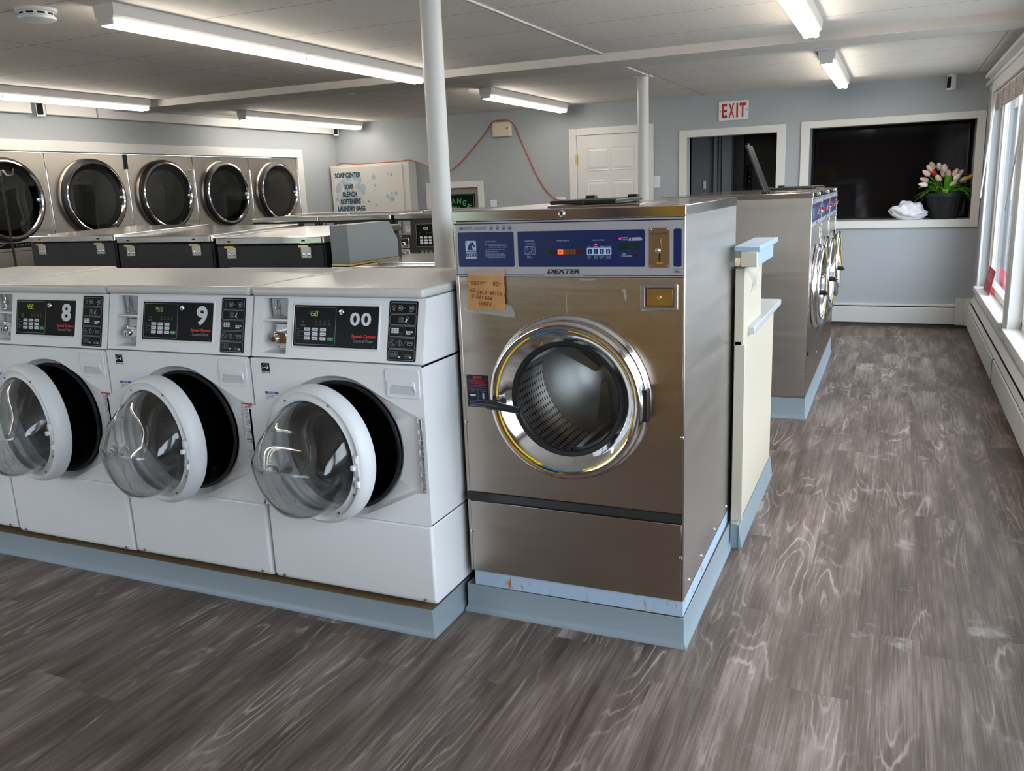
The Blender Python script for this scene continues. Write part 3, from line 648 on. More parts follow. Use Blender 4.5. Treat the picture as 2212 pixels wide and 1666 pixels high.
# ---------------------------------------------------------------- white front loading washer
SW = .677
def arrow(mb, fn, x0, x1, z, mt):
    line(mb, fn, [(x0, z), (x1, z)], .0012, mt); line(mb, fn, [(x1-.004, z+.004), (x1, z), (x1-.004, z-.004)], .0012, mt)
def make_white_washer():
    t = thing('washing_machine', 'x', 'washing machine', (0, 0, 0))
    c = (.345, .531)
    # cabinet with the dished opening
    hub = (.33, .531); wing = [(.648, .655), (.648, .40)]
    out = [(c[0]+.262*math.cos(a), c[1]+.245*math.sin(a)) for a in [math.radians(q) for q in range(72, 289, 6)]]
    outline = out+[(.62, .392), (.652, .40), (.655, .41), (.655, .645), (.650, .657), (.61, .672)]
    mb = MB(); fn = front(0)
    plate_hole(mb, fn, rect(.0, SW, .286, .822), outline, c, white_pl if 0 else white, 90)
    A = sorted(set([round(math.atan2(p[1]-c[1], p[0]-c[0]), 6) for p in outline]+[round(-PI+2*PI*i/90, 6) for i in range(90)]))
    def rg(k, dep, rmin=0): return [fn(c[0]+max(rmin, k*radius_poly(outline, c, a)-(.006 if dep < -.01 else 0))*math.cos(a), c[1]+max(rmin, k*radius_poly(outline, c, a)-(.006 if dep < -.01 else 0))*math.sin(a), dep) for a in A]
    circ = lambda r, dep: [fn(c[0]+r*math.cos(a), c[1]+r*math.sin(a), dep) for a in A]
    mb.rings([rg(1, 0), rg(.995, -.004), rg(.975, -.018), circ(.232, -.022), circ(.222, -.03), circ(.218, -.05), circ(.217, -.085)], white)
    mb.box(0, .004, .0005, .70, .286, .822, white); mb.box(SW-.004, SW, .0005, .70, .286, .822, white); mb.box(0, SW, .696, .70, .286, .822, white)
    mb.box(0, SW, .0005, .70, .818, .822, white); mb.box(0, SW, .0005, .70, .286, .29, white)
    mb.build('cabinet', t, bevel=.006, seg=3)
    mb = MB(); mb.lathe([(.222, .022), (.226, .016), (.224, .010), (.214, .012), (.207, .03), (.205, .06), (.215, .10)], (c[0], 0, c[1]), rubber, 'y', 72); mb.build('door_gasket', t)
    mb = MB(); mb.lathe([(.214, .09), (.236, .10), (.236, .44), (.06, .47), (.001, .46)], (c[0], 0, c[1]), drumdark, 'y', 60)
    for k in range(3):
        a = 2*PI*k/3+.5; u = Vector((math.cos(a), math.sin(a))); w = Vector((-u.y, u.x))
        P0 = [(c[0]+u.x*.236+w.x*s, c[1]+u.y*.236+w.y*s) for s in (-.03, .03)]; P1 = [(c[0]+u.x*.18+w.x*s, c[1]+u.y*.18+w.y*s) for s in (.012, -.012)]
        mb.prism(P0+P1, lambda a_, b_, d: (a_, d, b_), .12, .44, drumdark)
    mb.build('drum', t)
    # kick panel
    mb = MB(); mb.prism([(.004, .022), (.010, .004), (.02, .0), (.69, 0), (.69, .282), (.004, .282)], lambda a, b, d: (d, a, b), .003, SW-.003, white); mb.build('kick_panel', t, bevel=.008, seg=3)
    for x in (.045, SW-.045): screw(t, x, .0035, .016, .005, dgreypr)
    # console, leaning back a little
    ZB, ZT, YB, YT = .826, 1.029, .008, .056
    cf = frame((0, YB, ZB), (1, 0, 0), (0, (YT-YB)/(ZT-ZB), 1), (0, -1, (YT-YB)/(ZT-ZB)))
    def q(u, z, h=0): return cf(u, z-ZB, h)
    mb = MB(); hole = rr(.040, .144, .838, 1.022, .006)
    ri = plate_hole(mb, q, rect(0, SW, ZB, ZT), hole, (.092, .93), white, 40)
    A = sorted(set([round(math.atan2(p[1]-.93, p[0]-.092), 6) for p in list(rect(0, SW, ZB, ZT))+hole]+[round(-PI+2*PI*i/40, 6) for i in range(40)]))
    back = [q(.094+(p[0]-.092)*.94, p[1] if 0 else .93+(p[1]-.93)*.97, 0) for p in [(.092+radius_poly(hole, (.092, .93), a)*math.cos(a), .93+radius_poly(hole, (.092, .93), a)*math.sin(a)) for a in A]]
    mb.rings([ri, [(p[0], p[1]+.05, p[2]) for p in back]], white, cap1=True)
    mb.add([q(0, ZB), q(0, ZT), (0, .70, ZT), (0, .70, ZB)], [(0, 1, 2, 3)], white); mb.add([q(SW, ZB), q(SW, ZT), (SW, .70, ZT), (SW, .70, ZB)], [(0, 1, 2, 3)], white)
    mb.add([q(0, ZT), q(SW, ZT), (SW, .70, ZT), (0, .70, ZT)], [(0, 1, 2, 3)], white); mb.add([q(0, ZB), q(SW, ZB), (SW, .70, ZB), (0, .70, ZB)], [(0, 1, 2, 3)], white)
    mb.add([(0, .70, ZB), (SW, .70, ZB), (SW, .70, ZT), (0, .70, ZT)], [(0, 1, 2, 3)], white)
    L0 = rr(.168, .512, .862, 1.006, .006); L1 = rr(.173, .507, .867, 1.001, .005)
    mb.rings([[q(*p, .0001) for p in rr(.165, .515, .859, 1.009, .008)], [q(*p, .003) for p in L0], [q(*p, .003) for p in L1], [q(*p, .0005) for p in L1]], white)
    con = mb.build('console', t, bevel=.003)
    mb = MB(); mb.box(0, SW, .036, .72, 1.031, 1.062, mat('lid_enamel', srgb(206, 205, 201), .26)); mb.build('top_lid', t, bevel=.012, seg=4)
    mb = MB(); mb.box(.066, .142, .062, .068, .958, 1.02, mat('coin_slide_plate', srgb(150, 152, 152), .45, .5)); mb.box(.042, .143, .036, .085, .946, .952, white); mb.build('coin_plate', t, bevel=.001)
    mb = MB(); mb.tube([(.092, .058, 1.016), (.096, .054, .995), (.09, .054, .985), (.093, .054, .965)], .0028, chrome, 8); mb.tube([(.084, .05, .962), (.101, .05, .962)], .003, chrome, 8); mb.lathe([(.006, 0), (.006, -.006), (.001, -.008)], (.091, .056, .987), chrome, 'y', 14); mb.build('coin_lever', t)
    mb = MB(); mb.box(.075, .14, .055, .078, .846, .935, mat('vault_plate', srgb(170, 173, 175), .3, .8)); v_ = mb.build('coin_vault', t, bevel=.003)
    mb = MB(); mb.prism(rr(.086, .14, .868, .912, .012), lambda a, b, d: (a, d, b), .055, .028, chrome); mb.build('vault_door', v_, bevel=.004)
    mb = MB(); mb.lathe([(.014, 0), (.0135, -.010), (.010, -.014), (.001, -.014)], (.094, .03, .886), chrome, 'y', 24); mb.box(.093, .0955, .0150, .0158, .878, .892, blackpr); mb.build('vault_lock', v_)
    for z in (.925, .854): mb = MB(); mb.lathe([(.004, 0), (.001, -.003)], (.081, .055, z), greypr, 'y', 10); mb.build('screw', v_)
    # black control panel
    mb = MB(); fill(mb, q, rect(.173, .507, .867, 1.001), blackgl, .0015, .0)
    cp = mb.build('control_panel', t, smooth=False)
    mb = MB(); H = .0022
    line(mb, q, rr(.180, .342, .874, .995, .003), .0012, greypr, H, True)
    for x in (.265, .282, .299, .316): line(mb, q, rect(x-.0035, x+.0035, .944, .949), .0007, dgreypr, H, True); fill(mb, q, rect(x-.004, x+.004, .938, .940), dgreypr, H); fill(mb, q, rect(x-.001, x+.001, .953, .955), dgreypr, H)
    line(mb, q, [(.207, .943), (.212, .949), (.215, .943)], .0008, greypr, H); fill(mb, q, rect(.202, .219, .937, .9385), dgreypr, H); fill(mb, q, rect(.200, .221, .934, .9355), dgreypr, H)
    for r_ in range(3):
        z = .923-.0147*r_
        fill(mb, q, rect(.188, .196, z-.001, z+.001), dgreypr, H)
        for cx in (.246, .278): fill(mb, q, rect(cx-.0012, cx+.0012, z-.0015, z+.0015), dgreypr, H)
        if r_ < 2: line(mb, q, [(.190, z-.0073), (.292, z-.0073)], .0006, greypr, H)
    text(mb, q, 'Speed Queen', .407, .499, .898, .911, redpr, .045, H); text(mb, q, 'Commercial Washer', .414, .490, .886, .8955, greypr, 0, H)
    fill(mb, q, rect(.488, .497, .8715, .8725), dgreypr, H)
    mb.build('printed_legend', cp, smooth=False)
    mb = MB(); fill(mb, q, rect(.225, .30, .962, .988), blackgl, .0019)
    for i, (s_, x) in enumerate((('4', .2360), ('5', .2485), ('0', .2610))):
        segs = {'4': 'fgbc', '5': 'afgcd', '0': 'abcdef'}[s_]; w, h = .0072, .0150; z = .967; sl = .0016
        P = {'bl': (x, z), 'br': (x+w, z), 'ml': (x+sl/2, z+h/2), 'mr': (x+w+sl/2, z+h/2), 'tl': (x+sl, z+h), 'tr': (x+w+sl, z+h)}
        SG = {'a': ('tl', 'tr'), 'b': ('tr', 'mr'), 'c': ('mr', 'br'), 'd': ('bl', 'br'), 'e': ('ml', 'bl'), 'f': ('tl', 'ml'), 'g': ('ml', 'mr')}
        for g_ in segs: line(mb, q, [P[SG[g_][0]], P[SG[g_][1]]], .0015, gled, .0026)
    fill(mb, q, ell(.2455, .967, .0011, None, 8), gled, .0026)
    tag(mb.build('display', cp, smooth=False), 'green lit price digits')
    for r_ in range(3):
        for k in range(3):
            x, z = .229+.0322*k, .923-.0147*r_
            mb = MB(); mb.prism(rr(x-.0112, x+.0112, z-.0052, z+.0052, .002), lambda a, b, d: q(a, b, d), .0015, .0032, whitepr)
            fill(mb, q, rect(x-.004, x+.007, z-.001, z+.001), dgreypr, .0036); line(mb, q, rect(x-.008, x-.0055, z-.002, z+.002), .0005, dgreypr, .0036, True)
            mb.build('keypad_button', cp)
    mb = MB(); mb.prism(rr(.3125, .3355, .8875, .899, .002), lambda a, b, d: q(a, b, d), .0015, .0032, greenbt); fill(mb, q, rect(.317, .331, .8925, .8945), srgbm, .0036); tag(mb.build('start_button', cp), 'green start button')
    mb = MB(); P = q(.366, .981, .002); mb.lathe([(.010, 0), (.010, -.004), (.008, -.007), (.003, -.0075), (.0025, -.005), (.001, -.005)], P, chrome, 'y', 24); mb.build('panel_lock', cp)
    # instruction strip
    mb = MB(); fill(mb, q, rr(.5445, .6505, .833, 1.021, .006), blackgl, .0012, .0)
    X0, X1 = .5495, .6455; H = .0020
    for k in range(5):
        zt = 1.0145-.0362*k; zb_ = zt-.0325
        line(mb, q, [(X0+.006, zt), (X1-.003, zt), (X1, zt-.003), (X1, zb_+.003), (X1-.003, zb_), (X0+.003, zb_), (X0, zb_+.003), (X0, zt-.007)], .0012, greypr, H, True)
        zc_ = (zt+zb_)/2
        if k == 0:
            line(mb, q, [(.557, zc_+.006), (.561, zc_+.008), (.565, zc_+.008), (.569, zc_+.006), (.567, zc_+.002), (.566, zc_+.003), (.566, zc_-.007), (.560, zc_-.007), (.560, zc_+.003), (.559, zc_+.002)], .0012, greypr, H, True)
            arrow(mb, q, .571, .580, zc_, greypr)
            for ox in (.583, .624):
                line(mb, q, rect(ox-.005, ox+.006, zc_-.008, zc_+.008), .0010, greypr, H, True); fill(mb, q, ell(ox+.001, zc_, .0035, .0045, 14), greypr, H); line(mb, q, ell(ox+.004, zc_, .007, .008, 12, -PI/2, PI/2), .0012, greypr, H); line(mb, q, ell(ox+.007, zc_, .006, .007, 12, -PI/2.3, PI/2.3), .0010, greypr, H)
            line(mb, q, ell(.626, zc_-.008, .006, .003, 8, PI, 2*PI), .0010, greypr, H); line(mb, q, [(.601, zc_+.002), (.605, zc_), (.601, zc_-.002)], .0010, dgreypr, H)
        if k == 1:
            for a in (.583, .592):
                for b in (-.009, .001): line(mb, q, rect(a, a+.0075, zc_+b, zc_+b+.0085), .0010, dgreypr, H, True); fill(mb, q, ell(a+.0038, zc_+b+.004, .002, None, 8), greypr, H)
            line(mb, q, ell(.614, zc_+.007, .0045, .0035, 12), .0011, greypr, H, True); mb.add([q(.611, zc_+.004, H), q(.615, zc_+.003, H), q(.611, zc_-.007, H), q(.605, zc_-.007, H)], [(0, 1, 2, 3)], whitepr); line(mb, q, [(.605, zc_-.006), (.618, zc_-.010)], .0014, greypr, H)
        if k == 2:
            for a in range(3):
                for b in range(3): fill(mb, q, rr(.557+.0095*a, .5655+.0095*a, zc_+.006-.0058*b, zc_+.0108-.0058*b, .0015, 2), whitepr, H)
            line(mb, q, rr(.587, .594, zc_-.006, zc_-.002, .0015, 2), .0006, dgreypr, H, True)
            for a in range(3):
                for b in range(2):
                    if (a, b) != (2, 1): fill(mb, q, rr(.610+.0095*a, .6185+.0095*a, zc_-.003-.0058*b, zc_+.0018-.0058*b, .0015, 2), whitepr, H)
            line(mb, q, [(.593, zc_-.011), (.611, zc_+.011)], .0008, dgreypr, H)
        if k == 3:
            line(mb, q, ell(.562, zc_, .0085, .0095, 18), .0012, greypr, H, True); line(mb, q, [(.556, zc_+.006), (.568, zc_-.006)], .0016, greypr, H)
            line(mb, q, [(.572, zc_-.009), (.584, zc_+.009)], .0009, greypr, H); line(mb, q, [(.588, zc_-.008)]+ell(.589, zc_, .008, .008, 10, -PI/2, PI/2)+[(.588, zc_+.008)], .0018, greypr, H, True)
            line(mb, q, [(.602, zc_-.009), (.614, zc_+.009)], .0009, greypr, H); line(mb, q, [(.618, zc_-.006), (.636, zc_-.006), (.637, zc_), (.618, zc_)], .0014, greypr, H, True); line(mb, q, [(.616, zc_+.004), (.638, zc_+.004)], .0014, greypr, H)
        if k == 4:
            for a in range(3):
                for b in range(3): line(mb, q, rr(.556+.0095*a, .5645+.0095*a, zc_+.005-.0058*b, zc_+.0098-.0058*b, .0015, 2), .0006, greypr, H, True)
            fill(mb, q, rr(.586, .5945, zc_-.009, zc_-.0042, .0015, 2), whitepr, H); line(mb, q, [(.593, zc_-.011), (.609, zc_+.010)], .0008, dgreypr, H)
            for a in range(3):
                for b in range(2):
                    P_ = rr(.608+.0095*a, .6165+.0095*a, zc_-.004-.0058*b, zc_+.0008-.0058*b, .0015, 2)
                    (fill(mb, q, P_, whitepr, H) if (a, b) == (2, 1) else line(mb, q, P_, .0006, greypr, H, True))
    mb.build('instruction_strip', t, smooth=False)
    # detergent drawer
    mb = MB(); F = front(0); D0 = rr(.541, .668, .716, .812, .010)
    mb.prism(D0, F, -.0, .005, white_pl)
    R = [F(*p, .0052) for p in [(.556, .770), (.640, .770), (.650, .740), (.650, .730), (.556, .730)]]; R2 = [(p[0]*.98+.012, p[1]+.024, p[2]*.98+.016) for p in R]
    mb.add(R+[F(.548, .777, .0055), F(.648, .777, .0055), F(.658, .742, .0055), F(.658, .724, .0055), F(.548, .724, .0055)], [(0, 1, 6, 5), (1, 2, 7, 6), (2, 3, 8, 7), (3, 4, 9, 8), (4, 0, 5, 9)], white_pl)
    dr = mb.build('detergent_drawer', t, bevel=.002)
    mb = MB(); mb.prism([(.552, .773), (.646, .773), (.652, .768), (.654, .742), (.646, .757), (.566, .760), (.556, .745), (.552, .732)], F, .005, .012, white_pl); mb.prism([(.566, .757), (.643, .754), (.651, .739), (.653, .728), (.556, .728), (.557, .743)], F, .003, .0056, mat('drawer_recess_shade', srgb(196, 199, 202), .5)); mb.build('drawer_pull', dr, bevel=.0015)  # grey patch on white plastic paints the shade inside the scooped pull
    # stickers
    mb = MB(); fill(mb, F, rect(.044, .079, .770, .806), blackgl, .0008); line(mb, F, ell(.0615, .789, .013, .013, 14, .1, PI-.1), .0012, whitepr, .0012); line(mb, F, [(.047, .787), (.060, .792), (.068, .789), (.072, .793)], .0022, whitepr, .0012); fill(mb, F, [(.070, .797), (.0715, .792), (.076, .792), (.0725, .789), (.0735, .784), (.070, .787), (.0655, .784), (.067, .789), (.064, .792), (.0685, .792)], whitepr, .0013)
    fill(mb, F, rect(.046, .077, .772, .778), whitepr, .0011); text(mb, F, 'ENERGY STAR', .047, .076, .773, .777, blackpr, .01, .0013); mb.build('energy_sticker', t, smooth=False)
    mb = MB(); fill(mb, F, rect(.049, .106, .674, .706), whitepr, .0006); fill(mb, F, rect(.049, .106, .698, .706), bluepr, .0009); text(mb, F, 'NOTICE', .064, .091, .6992, .7048, whitepr, .02, .0012)
    for k in range(4): fill(mb, F, rect(.051, .103-.004*(k % 2), .692-.0045*k, .6928-.0045*k), dgreypr, .001)
    mb.build('notice_sticker', t, smooth=False)
    mb = MB(); fill(mb, F, rect(.630, .662, .505, .652), whitepr, .0006); fill(mb, F, rect(.625, .672, .6525, .6575), redpr, .0009); fill(mb, F, rect(.632, .660, .522, .528), bluepr, .0011)
    rd = random.Random(5)
    for k in range(30):
        z = .645-.0045*k
        if rd.random() < .85 and not .518 < z < .532: fill(mb, F, rect(.634, .634+rd.uniform(.012, .025), z-.0008, z+.0008), dgreypr, .001)
    for k in range(5): fill(mb, F, rect(.635, .652, .480-.006*k, .482-.006*k), greypr, .0008)
    mb.build('warning_sticker', t, smooth=False)
    # piano hinge
    mb = MB(); nseg = 14
    for k in range(nseg):
        z = .402+.252*k/nseg; mb.lathe([(.0062, .0016), (.0062, .252/nseg-.0016)], (.662, -.005, z), chrome, 'z', 12, True, True)
        if k % 2: mb.box(.650, .660, -.0025, .0, z+.001, z+.252/nseg-.001, chrome)
    mb.build('hinge', t)
    return t
srgbm = mat('pale_green_print', srgb(190, 225, 200), .5)

def make_door():
    """Door in its closed pose, origin on the hinge line; swings with rotation z."""
    cx, cz = -.322, 0
    F = front(0)
    # painted ring: revolve a chunky section. +y is the inner side
    mb = MB(); mb.lathe([(.190, -.010), (.196, -.030), (.215, -.036), (.231, -.034), (.2365, -.026), (.2365, .004), (.232, .018), (.224, .027), (.2185, .030), (.217, .026), (.206, .024), (.198, .026), (.194, .031), (.190, .029), (.190, -.010)], (cx, 0, cz), white_pl, 'y', 96)
    # wing reaching to the hinge
    pts = [(cx+.2355*math.cos(a), .2355*math.sin(a)) for a in (math.radians(62), math.radians(40), math.radians(15), 0, math.radians(-15), math.radians(-40), math.radians(-62))]
    hx = -.004
    W_ = [pts[0], (hx-.012, .132), (hx, .122), (hx, -.122), (hx-.012, -.132), pts[-1]]
    outer_ = [F(a, b, .026) for a, b in W_]; inner_ = [F(a, b, -.004) for a, b in W_]
    arc_o = [F(a, b, .026) for a, b in pts[1:-1]][::-1]; arc_i = [F(a, b, -.004) for a, b in pts[1:-1]][::-1]
    n = len(W_)+len(arc_o); O_ = outer_+arc_o; I_ = inner_+arc_i
    mb.add(O_+I_, [(i, (i+1) % n, n+(i+1) % n, n+i) for i in range(n)]+[tuple(range(n)), tuple(range(n, 2*n))], white_pl)
    ring = mb.build('door', None, ang=40)
    # glass bowl on the inner side
    mb = MB(); prof_o = [(.194, .008), (.191, .02), (.189, .050), (.186, .085), (.178, .118), (.162, .143), (.130, .160), (.07, .169), (.0015, .171)]
    prof_i = [(.0015, .166), (.07, .164), (.127, .155), (.157, .138), (.172, .114), (.180, .083), (.183, .050), (.185, .02), (.188, .008)]
    rs = []; N_ = 72
    def shp(r, h, a):
        x, z = r*math.cos(a), r*math.sin(a); k = max(0, (h-.03)/.12)
        z = z*(1-.34*k*(1 if z > 0 else .02))-.012*k
        hh = h*(1-.25*max(0, math.sin(a))*min(1, r/.12)*k)
        return (cx+x, hh, cz+z)
    for r, h in prof_o+prof_i: rs.append([shp(r, h, 2*PI*i/N_) for i in range(N_)])
    rs.append(rs[0]); mb.rings(rs, bowlglass); mb.build('glass_bowl', ring, ang=80)
    mb = MB(); mb.lathe([(.192, -.012), (.184, -.018), (.10, -.026), (.001, -.029)], (cx, 0, cz), lens, 'y', 64); mb.build('outer_window', ring)
    # latch block, bumps and screws on the ring's free side
    mb = MB(); X = cx-.207
    for z in (-.035, -.115+.16): mb.box(X-.009, X+.007, .028, .040, z-.060+.025, z-.060+.045, white_pl)
    mb.box(X-.012, X+.010, .030, .036, -.035, .035, white_pl); mb.box(X-.003, X+.010, .034, .050, -.012, .004, white_pl); mb.build('latch', ring, bevel=.002)
    for a in (60, 118, 20, -60, -120, 182+28): 
        a = math.radians(a); mb = MB(); mb.lathe([(.0045, 0), (.004, .003), (.001, .0035)], (cx+.207*math.cos(a), .0235, cz+.207*math.sin(a)), dgreypr, 'y', 10, cap1=True); mb.build('screw', ring)
    mb = MB()
    mb.prism([(-.014, -.124), (-.002, -.124)]+[p for k in range(7) for p in ((.003 if True else 0, -.115+.23*k/6-.008), (.003, -.115+.23*k/6+.008), (-.002, -.115+.23*k/6+.009), (-.002, min(.124, -.115+.23*(k+1)/6-.009)))]+[(-.014, .124)], front(0), -.004, .006, chrome)
    mb.build('hinge_leaf', ring)
    return ring

base_w = make_white_washer(); base_d = make_door()
washers = [base_w]+[copytree(base_w) for _ in range(3)]
for c_ in list(base_w.children):
    if c_.name.startswith('warning_sticker'): bpy.data.objects.remove(c_)
doors = [None, base_d, copytree(base_d), copytree(base_d)]
numbers = [(-SW, '00', None, 'white front loading washer numbered 00 with its door missing, next to the steel washer'),
           (-.678-.686, '9', 170, 'white front loading washer numbered 9, door swung wide open'),
           (-1.372-SW, '8', 168, 'white front loading washer numbered 8, door swung wide open'),
           (-2.055-SW, '7', 169, 'leftmost white front loading washer, cut off by the left picture edge')]
for i, (x, num, ang, lb) in enumerate(numbers):
    t = washers[i]
    t.location = (x, 0, .114 + (-.003 if i == 2 else .006 if i == 3 else 0)); tag(t, lb, 'washing machine', 'white front loading washers')
    ZB, YB, k_ = .826, .008, .048/.203
    q = lambda u, z, h=0: (u, YB+(z-ZB)*k_-h, z+h*k_)
    cp = [c for c in t.children if c.name.startswith('control_panel')][0]
    mb = MB()
    if num == '00':
        for a in (.398, .441): text(mb, q, '0', a, a+.038, .939, .981, whitepr, .035, .0022)
    elif num != '7': text(mb, q, num, .431, .482, .922, .990, whitepr, .035, .0022)
    if mb.v: tag(mb.build('machine_number', cp, smooth=False), 'large white number '+num)
    if ang is not None:
        dcopy = doors[i]
        dcopy.parent = t; dcopy.location = (.664, -.008, .518); dcopy.rotation_euler = (0, 0, math.radians(ang))
# ---------------------------------------------------------------- big stainless washer
DW, DH = .753, 1.245
def stroke_text(mb, fn, s, x, z, h, w, mt, seed=0, slope=0):
    G = {'S': [[(.9, .85), (.5, 1), (.1, .8), (.3, .55), (.75, .4), (.85, .15), (.4, 0), (.05, .15)]], 'E': [[(.8, .95), (.15, 1), (.15, 0), (.8, .05)], [(.15, .5), (.7, .52)]], 'L': [[(.15, 1), (.1, 0), (.7, .05)]],
         'C': [[(.85, .85), (.4, 1), (.05, .5), (.35, 0), (.85, .1)]], 'T': [[(0, .85), (1.1, .9)], [(.45, .88), (.4, 0)]], 'H': [[(.1, 1), (.1, 0)], [(.8, 1.05), (.8, 0)], [(.1, .5), (.8, .5)]],
         'O': [[(.5, 1), (.1, .7), (.1, .25), (.45, 0), (.85, .3), (.85, .75), (.5, 1)]], 'N': [[(.05, 0), (.15, 1), (.8, 0), (.9, 1.05)]], 'D': [[(.15, 1), (.15, 0), (.7, .15), (.9, .6), (.6, .95), (.05, 1)]],
         'W': [[(0, 1), (.25, 0), (.5, .7), (.75, 0), (1.05, 1)]], 'A': [[(0, 0), (.45, 1), (.8, 0)], [(.15, .35), (.7, .4)]], 'R': [[(.1, 0), (.1, 1), (.7, .9), (.65, .55), (.1, .5), (.85, 0)]],
         'I': [[(.4, 1), (.4, 0)]], 'G': [[(.85, .85), (.4, 1), (.05, .5), (.35, 0), (.85, .1), (.85, .45), (.5, .45)]], 'Y': [[(0, 1), (.4, .5)], [(.9, 1), (.2, -.1)]], '.': [[(.3, .0), (.35, .05)]]}
    rd = random.Random(seed); cx = x
    for ch in s:
        if ch == ' ': cx += h*.9; continue
        j = rd.uniform(-.06, .06)*h
        for st in G[ch]: line(mb, fn, [(cx+a*h*.62, z+slope*(cx-x)+j+b*h) for a, b in st], w, mt, .0016)
        cx += h*.80
def make_steel_washer():
    t = thing('washing_machine', 'x', 'washing machine', (0, 0, 0)); D = .905
    F = front(0); c = (.385, .652)
    ZL, ZK, ZC_ = 1.215, .297, 1.037
    mb = MB(); hole = ell(c[0], c[1], .232, None, 72)
    plate_hole(mb, F, rect(0, DW, ZK, ZC_-.002), hole, c, steel, 72)
    mb.lathe([(.232, 0), (.226, .012), (.224, .05)], (c[0], 0, c[1]), steel, 'y', 72)
    mb.build('front_panel', t)
    mb = MB(); mb.box(0, .004, .001, D, .0, ZL, steel_glare); mb.box(DW-.004, DW, .001, D, .0, ZL, steel_glare); mb.box(0, DW, D-.004, D, 0, ZL, steel)
    mb.box(0, DW, .001, D, 0.004, .01, steel); mb.box(0, .012, -.0015, .004, .0, ZL, steel); mb.box(DW-.006, DW, -.002, .004, 0, ZL, steel); mb.build('cabinet', t, bevel=.002)
    mb = MB(); mb.box(.006, DW-.006, -.001, .012, 0, .262, steel); mb.build('lower_panel', t, bevel=.002)
    mb = MB(); mb.prism([(.004, .266), (-.012, .268), (-.014, .273), (-.006, .295), (.004, .2965)], lambda a, b, d: (d, a, b), .002, DW-.002, black); mb.build('finger_rail', t)
    mb = MB(); mb.box(-.002, DW+.002, -.006, D+.004, 1.213, DH, steel_top); lid = mb.build('top_panel', t, bevel=.0025)
    # silver console
    mb = MB(); mb.box(.003, DW-.004, -.0015, .01, ZC_, 1.211, silver); con = mb.build('console', t, bevel=.001)
    G = front(-.0015)
    mb = MB()
    line(mb, G, [(.004, 1.2045), (DW-.006, 1.2045)], .0035, navyline, .0005)
    mb.add([G(.004, 1.0435, .0005), G(.312, 1.0435, .0005), G(.315, 1.0405, .0005), G(.004, 1.0405, .0005)][::-1], [(0, 1, 2, 3)], navyline); mb.add([G(.441, 1.0435, .0005), G(DW-.006, 1.0435, .0005), G(DW-.006, 1.0405, .0005), G(.438, 1.0405, .0005)][::-1], [(0, 1, 2, 3)], navyline)
    for a, b in ((.015, .212), (.225, .633), (.7185, .742)): fill(mb, G, rr(a, b, 1.068, 1.178, .005), blue, .0007)
    mb.build('navy_film', con, smooth=False)
    mb = MB(); H = .0016
    # maxi load, outlined
    text(mb, G, 'MAXI LOAD', .023, .119, 1.1855, 1.1975, dgreypr, .03, H, spacing=1.1); text(mb, G, 'MAXI LOAD', .0238, .1182, 1.1863, 1.1967, silver, -.012, H+.0003, spacing=1.1)
    for k in range(4):
        x = .130+.0212*k; fill(mb, G, [(x, 1.192), (x+.012, 1.192), (x+.0105, 1.184), (x+.0015, 1.184)], dgreypr, H); line(mb, G, [(x+.0005, 1.193), (x+.004, 1.197), (x+.0085, 1.198), (x+.0115, 1.193)], .0012, dgreypr, H)
    text(mb, G, 'DEXTER', .324, .432, 1.0475, 1.0605, blackpr, .035, H, shear=.35); text(mb, G, 'COMMERCIAL WASHER', .321, .436, 1.0405, 1.0453, dgreypr, .0, H, spacing=1.25)
    line(mb, G, rect(.7175, .7425, 1.050, 1.062), .0006, dgreypr, H, True); text(mb, G, 'MADE IN', .722, .738, 1.0577, 1.0602, dgreypr, 0, H); text(mb, G, 'USA', .7225, .7375, 1.0515, 1.0565, blackpr, .03, H)
    # horse badge
    fill(mb, G, rr(.042, .080, 1.1185, 1.151, .003), ltblue, H)
    HS = [(.0495, 1.1215), (.0500, 1.1290), (.0525, 1.1360), (.0560, 1.1410), (.0620, 1.1445), (.0675, 1.1465), (.0690, 1.1495), (.0705, 1.1460), (.0725, 1.1420), (.0745, 1.1360), (.0770, 1.1320), (.0755, 1.1290), (.0725, 1.1300), (.0690, 1.1340), (.0650, 1.1360), (.0640, 1.1330), (.0665, 1.1290), (.0680, 1.1250), (.0685, 1.1215)]
    fill(mb, G, HS, blue, H+.0003)
    for k in range(6): a = .0475+.0022*k; line(mb, G, [(a, 1.1255+.0038*k), (a+.004, 1.127+.0038*k)], .0016, blue, H+.0003)
    line(mb, G, [(.070, 1.121), (.0775, 1.121)], .0015, blue, H+.0003); line(mb, G, [(.045, 1.147), (.045, 1.14), (.048, 1.147)], .001, blue, H+.0003)
    fill(mb, G, rect(.042, .080, 1.1125, 1.1165), ltblue, H); text(mb, G, 'THOROUGHBRED', .0425, .0795, 1.1130, 1.1160, blue, 0, H+.0003)
    for k, ch in enumerate('600'): x = .042+.0128*k; line(mb, G, rr(x, x+.012, 1.1015, 1.1105, .001), .0009, ltblue, H, True); text(mb, G, ch, x+.0035, x+.0088, 1.103, 1.109, ltblue, .02, H)
    fill(mb, G, rr(.041, .0805, 1.095, 1.099, .001), ltblue, H)
    text(mb, G, 'INSTRUCTIONS', .113, .152, 1.1465, 1.1500, ltblue, 0, H)
